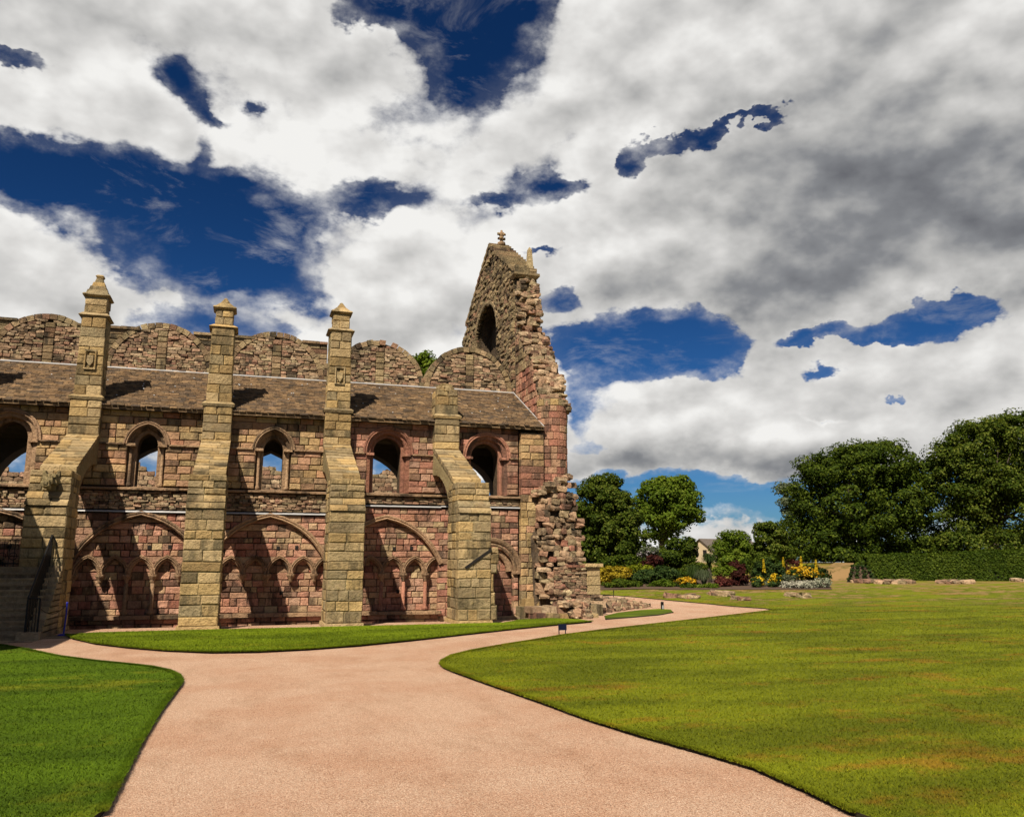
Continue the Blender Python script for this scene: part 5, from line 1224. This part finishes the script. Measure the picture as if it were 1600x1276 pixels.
shrub('green_bush', 'grey-green leafy clump between the two lily clumps', [(1232, 907, 12, 9), (1200, 914, 10, 6)], 54.5, 'leaf_grey', 1300, .18, .13)
shrub('green_bush', 'tall dark evergreen bush behind the golden and lime shrubs', [(985, 880, 26, 14), (955, 884, 22, 12), (1035, 872, 20, 14)], 66, 'leaf_dark', 3600, .3, .18)
shrub('green_bush', 'leafy green mound behind the orange lilies at the bank foot', [(1268, 892, 18, 9), (1285, 899, 12, 9)], 58, 'leaf_juniper', 1600, .22, .14)
shrub('fern_clump', 'low fresh green edging plants in front of the crimson barberry', [(1112, 918, 14, 5), (1092, 920, 10, 4)], 53, 'leaf_light', 900, .14, .11)
def fountain(name, label, px, py, r, hgt, spread, n, mat, w=.012, cat='plant', trunk=0.0):
    c = at(px, py, r); g = gz_(c); s = empty(name, (c[0], c[1], g), label, cat, BED)
    a = NR.uniform(0, 2 * pi, n); sp = NR.uniform(.25, 1, n) * spread; h = hgt * NR.uniform(.55, 1.05, n); V = []
    for f, zf in ((0, 0), (.35, .72), (.75, 1.0), (1.1, .62)):
        x = c[0] + np.cos(a) * sp * f; y = c[1] + np.sin(a) * sp * f; z = g + trunk + h * zf; ww = w * (1.2 - .9 * f)
        V += [np.stack([x - np.sin(a) * ww, y + np.cos(a) * ww, z], 1), np.stack([x + np.sin(a) * ww, y - np.cos(a) * ww, z], 1)]
    V = np.stack(V, 1).reshape(-1, 3); b = (np.arange(n) * 8)[:, None]; F_ = np.concatenate([b + np.array([[2 * k, 2 * k + 1, 2 * k + 3, 2 * k + 2]]) for k in range(3)])
    npmesh('leaf_tuft', V, F_, 4, M(mat), s)
    if trunk: t_ = MB(); t_.tube([(c[0], c[1], g - .1), (c[0] + .05, c[1], g + trunk * .5), (c[0], c[1], g + trunk)], [.13, .10, .09], 8); t_.build('trunk', M('bark'), s, True)
    return s
fountain('feather_grass', 'feathery grey-green grass fountain left of the crimson shrub', 1100, 915, 54, 1.1, .75, 420, 'leaf_grey')
fountain('feather_grass', 'taller green grass fountain at the foot of the cabbage palm', 1086, 912, 56, 1.3, .8, 380, 'leaf_juniper')
fountain('cabbage_palm', 'spiky cabbage palm on a short trunk before the cottage gable', 1109, 903, 58, 1.0, .7, 240, 'leaf_juniper', .03, 'palm', 1.0)
shrub('crimson_shrub', 'dull crimson barberry at the front of the border', [(1128, 911, 13, 9)], 54, 'leaf_crimson', 1100, .2, .13)
shrub('maroon_shrub', 'taller dark maroon barberry right of the crimson one', [(1156, 905, 15, 13), (1145, 912, 9, 8)], 55, 'leaf_purple', 1500, .22, .14)
shrub('maroon_shrub', 'dark maroon bush behind the barberries near the small tree', [(1150, 886, 14, 7)], 62, 'leaf_purple', 800, .24, .15)
shrub('broom_bush', 'tall dark green broom bush with narrow yellow spikes above', [(1196, 893, 20, 17), (1215, 897, 14, 14)], 57, 'leaf_juniper', 2600, .25, .15)
shrub('bronze_bush', 'olive bronze bush behind the yellow lilies', [(1240, 885, 14, 10)], 60, 'leaf_crimson', 300, .24, .14)
shrub('lily_clump', 'clump of green strap leaves with yellow lilies near the barberry', [(1184, 911, 12, 9)], 53.5, 'leaf_juniper', 900, .18, .13, 'flowers', ('petal_yellow', 160, .12))
shrub('lily_clump', 'clump of yellow lilies beside the dark broom bush', [(1212, 909, 11, 10)], 53.5, 'leaf_juniper', 900, .18, .13, 'flowers', ('petal_yellow', 200, .12))
shrub('lily_clump', 'broad mass of bright orange-yellow lilies above the silver edging', [(1252, 898, 24, 11), (1270, 900, 16, 9)], 55, 'leaf_juniper', 1500, .2, .14, 'flowers', ('petal_orange', 1500, .15))
shrub('silver_edging', 'low silver-leaved woolly plants edging the yellow lilies', [(1255, 914, 30, 6), (1285, 911, 16, 8), (1232, 914, 14, 6)], 53, 'leaf_woolly', 3200, .14, .10, 'plants')
def spire(px, py0, py1, r, label):
    a = at(px, py0, r); b = at(px, py1, r); g = gz_(a); s = empty('mullein_spire', (a[0], a[1], g), label, 'flowers', BED); t_ = MB(); t_.tube([(a[0], a[1], g), (a[0], a[1], b[2])], [.02, .01], 5); t_.build('stem', M('leaf_juniper'), s)
    n = 130; t_ = NR.random(n); z = b[2] + (.9) * (t_ - 1); rad = .15 * (1 - t_ * .75); v = unit(n); P = np.stack([a[0] + v[:, 0] * rad, a[1] + v[:, 1] * rad, z], 1); V, F_ = leaf_quads(P, v, np.full(n, .12), np.full(n, .11)); kind(npmesh('flowers', V, F_, 4, M('petal_yellow'), s), 'stuff')
spire(1195, 915, 873, 56, 'thin yellow mullein spire above the broom bush'); spire(1226, 915, 871, 58, 'small distant yellow mullein spire between broom and bronze bush'); spire(1254, 915, 869, 56, 'tall bright yellow mullein spire rising over the orange lilies'); spire(1277, 915, 873, 55, 'yellow mullein spire beside the bare grass bank')

mb = MB(); bl = [at(932, 928, 52.5), at(1060, 924, 51.5), at(1180, 921, 51.5), at(1300, 917, 51.5)]; bh = [at(936, 905, 64), at(1060, 900, 66), at(1180, 898, 66), at(1290, 897, 60)]
V = []; F_ = []
for (row) in (bl, [(a_ + b_) / 2 for a_, b_ in zip(bl, bh)], bh):
    for a_, b_ in zip(row[:-1], row[1:]):
        for k in range(6): p = a_ + (b_ - a_) * k / 6; V.append((p[0], p[1], gz_(p) + .075))
    p = row[-1]; V.append((p[0], p[1], gz_(p) + .075))
for j in range(2):
    for i in range(18): F_.append((j * 19 + i, j * 19 + i + 1, (j + 1) * 19 + i + 1, (j + 1) * 19 + i))
kind(mobj('flower_bed', V, F_, M('soil'), None, True), 'structure')

# ---- clipped hedge and the planted bank at its end -------------------------------------
ha, hb = at(1352, 905, 62.0), at(1760, 905, 60.0)
hd = empty('clipped_hedge', (ha[0], ha[1], gz_(ha)), 'long clipped dark green hedge across the far side of the lawn', 'hedge')
HV = Vector((hb[0] - ha[0], hb[1] - ha[1], 0)); HL = HV.length; HV.normalize(); HN = Vector((HV.y, -HV.x, 0))
def hedge_top(s): return 1.75 + .55 * min(1, s / 14)
co = MB(); prof = [(0, -.2), (.0, 1.0)]
for k in range(24):
    s0, s1 = max(.9, HL * k / 24), max(.95, HL * (k + 1) / 24); v = []
    for s in (s0, s1):
        for n_, z in ((-.75, -.3), (.75, -.3), (.62, 0), (-.62, 0)):
            p = Vector(ha) + HV * s - HN * (-n_) ; zz = gz_(p) + (hedge_top(s) - .15 if z == 0 else -.3); v.append((p.x, p.y, zz))
    co.add(v, [(0, 1, 5, 4), (1, 2, 6, 5), (2, 3, 7, 6), (3, 0, 4, 7)] + ([(0, 3, 2, 1)] if k == 0 else []))
co.build('hedge_core', M('dark_void'), hd)
n = 42000; s = NR.random(n) * HL; f = NR.random(n); front = f < .62
off = np.where(front, .78, NR.uniform(-.75, .78, n)) + NR.normal(0, .05, n) + .06 * np.sin(s * 1.9) ; ht = np.array([hedge_top(a) for a in s]) + .05 * np.sin(s * .9) + .03 * np.sin(s * 3.1)
px_ = ha[0] + HV.x * s + HN.x * off; py_ = ha[1] + HV.y * s + HN.y * off; g_ = hz(px_, py_)
zz = np.where(front, g_ + NR.random(n) ** .9 * ht, g_ + ht + NR.normal(0, .05, n)); P = np.stack([px_, py_, zz], 1)
N_ = np.where(front[:, None], np.array([HN.x, HN.y, .35])[None], np.array([[0, 0, 1.]])) + unit(n) * .7; N_ /= np.linalg.norm(N_, axis=1, keepdims=True)
sz = .14 * NR.uniform(.6, 1.5, n); V, F_ = leaf_quads(P, N_, sz, sz * .7); npmesh('foliage', V, F_, 4, M('leaf_hedge'), hd)
# rounded end
e_ = [px_ell(1362, 890, 20, 18, 62.3, 1.0), px_ell(1346, 886, 12, 13, 63.0, 1.0)]; crown('foliage', e_, 4600, .3, .15, M('leaf_hedge'), hd)
a0, a1, a2, a3 = at(1322, 912, 58), at(1372, 911, 59), at(1356, 876, 62), at(1330, 878, 62.5)
bk = []; bf = []; nb = 8
for j in range(nb + 1):
    for i in range(nb + 1):
        u, v = i / nb, j / nb; p = (np.array(a0) * (1 - u) + np.array(a1) * u) * (1 - v) + (np.array(a3) * (1 - u) + np.array(a2) * u) * v; z0 = gz_(p); bk.append((p[0], p[1], max(z0 - .02, p[2] * .0 + z0 + 1.15 * v ** 1.2 + RNG.uniform(-.04, .04))))
for j in range(nb):
    for i in range(nb): k = j * (nb + 1) + i; bf.append((k, k + 1, k + nb + 2, k + nb + 1))
kind(mobj('soil_bank', bk, bf, M('soil'), None, True), 'structure')
for k in range(16):
    u, v = ((k % 4) + .5 + RNG.uniform(-.15, .15)) / 4, ((k // 4) + .4) / 4.4; p = (np.array(a0) * (1 - u) + np.array(a1) * u) * (1 - v) + (np.array(a3) * (1 - u) + np.array(a2) * u) * v; z = gz_(p) + 1.15 * v ** 1.2
    s = empty('young_plant', (p[0], p[1], z), 'small young green plant in the bare soil bank', 'plant', 'young plants on the soil bank'); st = MB(); st.tube([(p[0], p[1], z - .1), (p[0], p[1], z + .15)], .015, 5); st.build('stem', M('bark'), s)
    crown('foliage', [(p[0], p[1], z + .17, .17, .17, .15)], 120, .09, .10, M('leaf_juniper'), s)
# bare grass bank behind the border
bp_ = [(1262, 893, 60), (1332, 892, 60), (1334, 879, 66), (1290, 879, 67)]; q = [at(*b) for b in bp_]; V = []; F_ = []; nb = 10
for j in range(nb + 1):
    for i in range(nb + 1):
        u, v = i / nb, j / nb; p = (q[0] * (1 - u) + q[1] * u) * (1 - v) + (q[3] * (1 - u) + q[2] * u) * v; z = gz_(p); V.append((p[0], p[1], z - .1 + (p[2] - z + .1) * sst(0, .5, v) * float(sst(0, .25, u))))
for j in range(nb):
    for i in range(nb): k = j * (nb + 1) + i; F_.append((k, k + 1, k + nb + 2, k + nb + 1))
grassmat('bank_grass', (.15, .11, .03), (.28, .18, .075), .36, (.08, .07, .02)); kind(mobj('grass_bank', V, F_, M('bank_grass'), None, True), 'structure')

# ---- footings in the grass ---------------------------------------------------------------
FT = 'stone footings showing in the far grass'
def footing(px, py, wpx, n, label, r=None):
    c = next((p for p in (at(px, py, r_) for r_ in np.arange(30, 90, .25)) if p[2] <= gz_(p)), at(px, py, 60))
    s = empty('stone_footing', (c[0], c[1], gz_(c)), label, 'ruin', FT); W = wpx * hypot(c[0], c[1]) / FPX
    for k in range(n):
        x = c[0] + RNG.uniform(-.5, .5) * W * cos(YAW); y = c[1] - RNG.uniform(-.5, .5) * W * sin(YAW) + RNG.uniform(-.5, .5); sz = RNG.uniform(.35, .95)
        V, F_ = rock((x, y, gz_((x, y)) + .12), sz, sz * .7, sz * .36, RNG.uniform(0, 3)); mobj('footing_stone', V, F_, M('rubble_stone'), s)
footing(1395, 912, 60, 26, 'longest row of grey footing stones in front of the hedge'); footing(1342, 912, 16, 6, 'few footing stones below the soil bank'); footing(1128, 931, 26, 10, 'flat footing stones in the grass beyond the path tip')
footing(1156, 939, 10, 4, 'tiny cluster of flat stones just beyond the gravel path'); footing(1490, 912, 44, 14, 'brown footing stones at the foot of the hedge'); footing(1592, 909, 14, 6, 'footing stones under the tall beech side of the hedge'); footing(1070, 935, 34, 8, 'scattered low stones in front of the crimson barberry'); footing(1245, 934, 12, 4, 'lone flat stones in the open grass before the lilies')

# ---- cottages ---------------------------------------------------------------------------
def cottage(px, r, apex_py, eave_py, W, L, name, label, wallm, roofm, cs=.8):
    A = at(px, apex_py, r); E_ = at(px, eave_py, r); ux = _R * cs + _F0 * sqrt(1 - cs * cs); vx = _F0 * cs - _R * sqrt(1 - cs * cs); g = gz_(A)
    P = lambda a, b, z: tuple(np.array([A[0], A[1], 0]) + ux * a + vx * b + np.array([0, 0, z])); h = W / 2; za, ze = A[2], E_[2]
    t_ = empty(name, (A[0], A[1], g), label, 'house', 'cottages beyond the garden')
    mobj('wall', [P(0, -h, g - .5), P(0, h, g - .5), P(0, h, ze), P(0, 0, za - .15), P(0, -h, ze), P(L, -h, g - .5), P(L, h, g - .5), P(L, h, ze), P(L, 0, za - .15), P(L, -h, ze)], [(0, 1, 2, 3, 4), (5, 9, 8, 7, 6), (0, 4, 9, 5), (1, 6, 7, 2)], M(wallm), t_)
    o_ = .35; k = (za - ze) / h
    rf_ = mobj('roof', [P(-.3, -h - o_, ze - o_ * k), P(-.3, 0, za), P(-.3, h + o_, ze - o_ * k), P(L + .3, -h - o_, ze - o_ * k), P(L + .3, 0, za), P(L + .3, h + o_, ze - o_ * k), P(-.3, -h - o_, ze - o_ * k - .15), P(-.3, 0, za - .15), P(-.3, h + o_, ze - o_ * k - .15), P(L + .3, -h - o_, ze - o_ * k - .15)],
         [(0, 1, 4, 3), (1, 2, 5, 4), (0, 6, 7, 1), (1, 7, 8, 2), (0, 3, 9, 6)], M(roofm), t_)
    w_ = mobj('skylight', [P(L * .3, -h * .55, ze + (za - ze) * .5 + .06), P(L * .3 + .8, -h * .55, ze + (za - ze) * .5 + .06), P(L * .3 + .8, -h * .35, ze + (za - ze) * .7 + .06), P(L * .3, -h * .35, ze + (za - ze) * .7 + .06)], [(0, 1, 2, 3)], M('lead'), rf_)
    for b in (-.9, .9):
        w_ = MB(); q0 = np.array(P(-.04, b - .4, g + 1.0)); w_.add([P(-.04, b - .4, g + 1), P(-.04, b + .4, g + 1), P(-.04, b + .4, g + 2.1), P(-.04, b - .4, g + 2.1)], [(0, 1, 2, 3)]); w_.build('window', M('dark_void'), t_)
cottage(1094, 140, 841, 862, 6.4, 13, 'cottage', 'cream gabled cottage with grey roof seen between garden trees', 'render_wall', 'roof_tile')
cottage(1078, 185, 850, 866, 6, 9, 'cottage', 'orange-red roof of a second cottage behind the cream gable', 'render_wall', 'roof_red')

# ---- small signs and posts ------------------------------------------------------------------
c = gnd(879, 993.5); sg = empty('lawn_sign', (c[0], c[1], 0), 'small navy sign on two legs at the grass edge by the path', 'sign')
b = MB(); b.box(c[0] - .125, c[0] + .125, c[1] - .012, c[1] + .012, .17, .34); b.build('sign_board', M('navy_paint'), sg)
for d in (-.10, .10): b = MB(); b.box(c[0] + d - .012, c[0] + d + .012, c[1] + .013, c[1] + .03, -.05, .33); b.build('leg', M('navy_paint'), sg)
c = gnd(1035, 953); mk = empty('marker_post', (c[0], c[1], 0), 'short dark marker post on the grass tip beside the path', 'post')
b = MB(); b.box(c[0] - .05, c[0] + .05, c[1] - .05, c[1] + .05, -.02, .34); b.build('post', M('iron'), mk); b = MB(); b.frustum(c[0], c[1], .34, .37, .056, .056, .04, .04); b.build('post_cap', M('iron'), mk); b = MB(); b.box(c[0] - .035, c[0] + .035, c[1] - .056, c[1] - .051, .06, .22); b.build('label_plate', M('lead'), mk)
c = gnd(959, 937.5); rpst = empty('rope_post', (c[0], c[1], 0), 'thin black rope post behind the foundation rubble', 'post')
b = MB(); b.tube([(c[0], c[1], -.05), (c[0], c[1], .52)], .02, 6); b.build('post', M('iron'), rpst); b = MB(); b.lathe(c[0], c[1], [(.03, .5), (.035, .53), (.01, .56)], 8); b.build('post_cap', M('iron'), rpst)
b = MB(); b.tube([(c[0] - 2.2 * t_, c[1] - .4 * t_, .46 - .22 * sin(pi * t_) - .1 * t_) for t_ in np.linspace(0, 1, 9)], .008, 5); tag(b.build('rope', M('iron'), None), 'thin dark rope running from the rope post behind the rubble', 'rope')
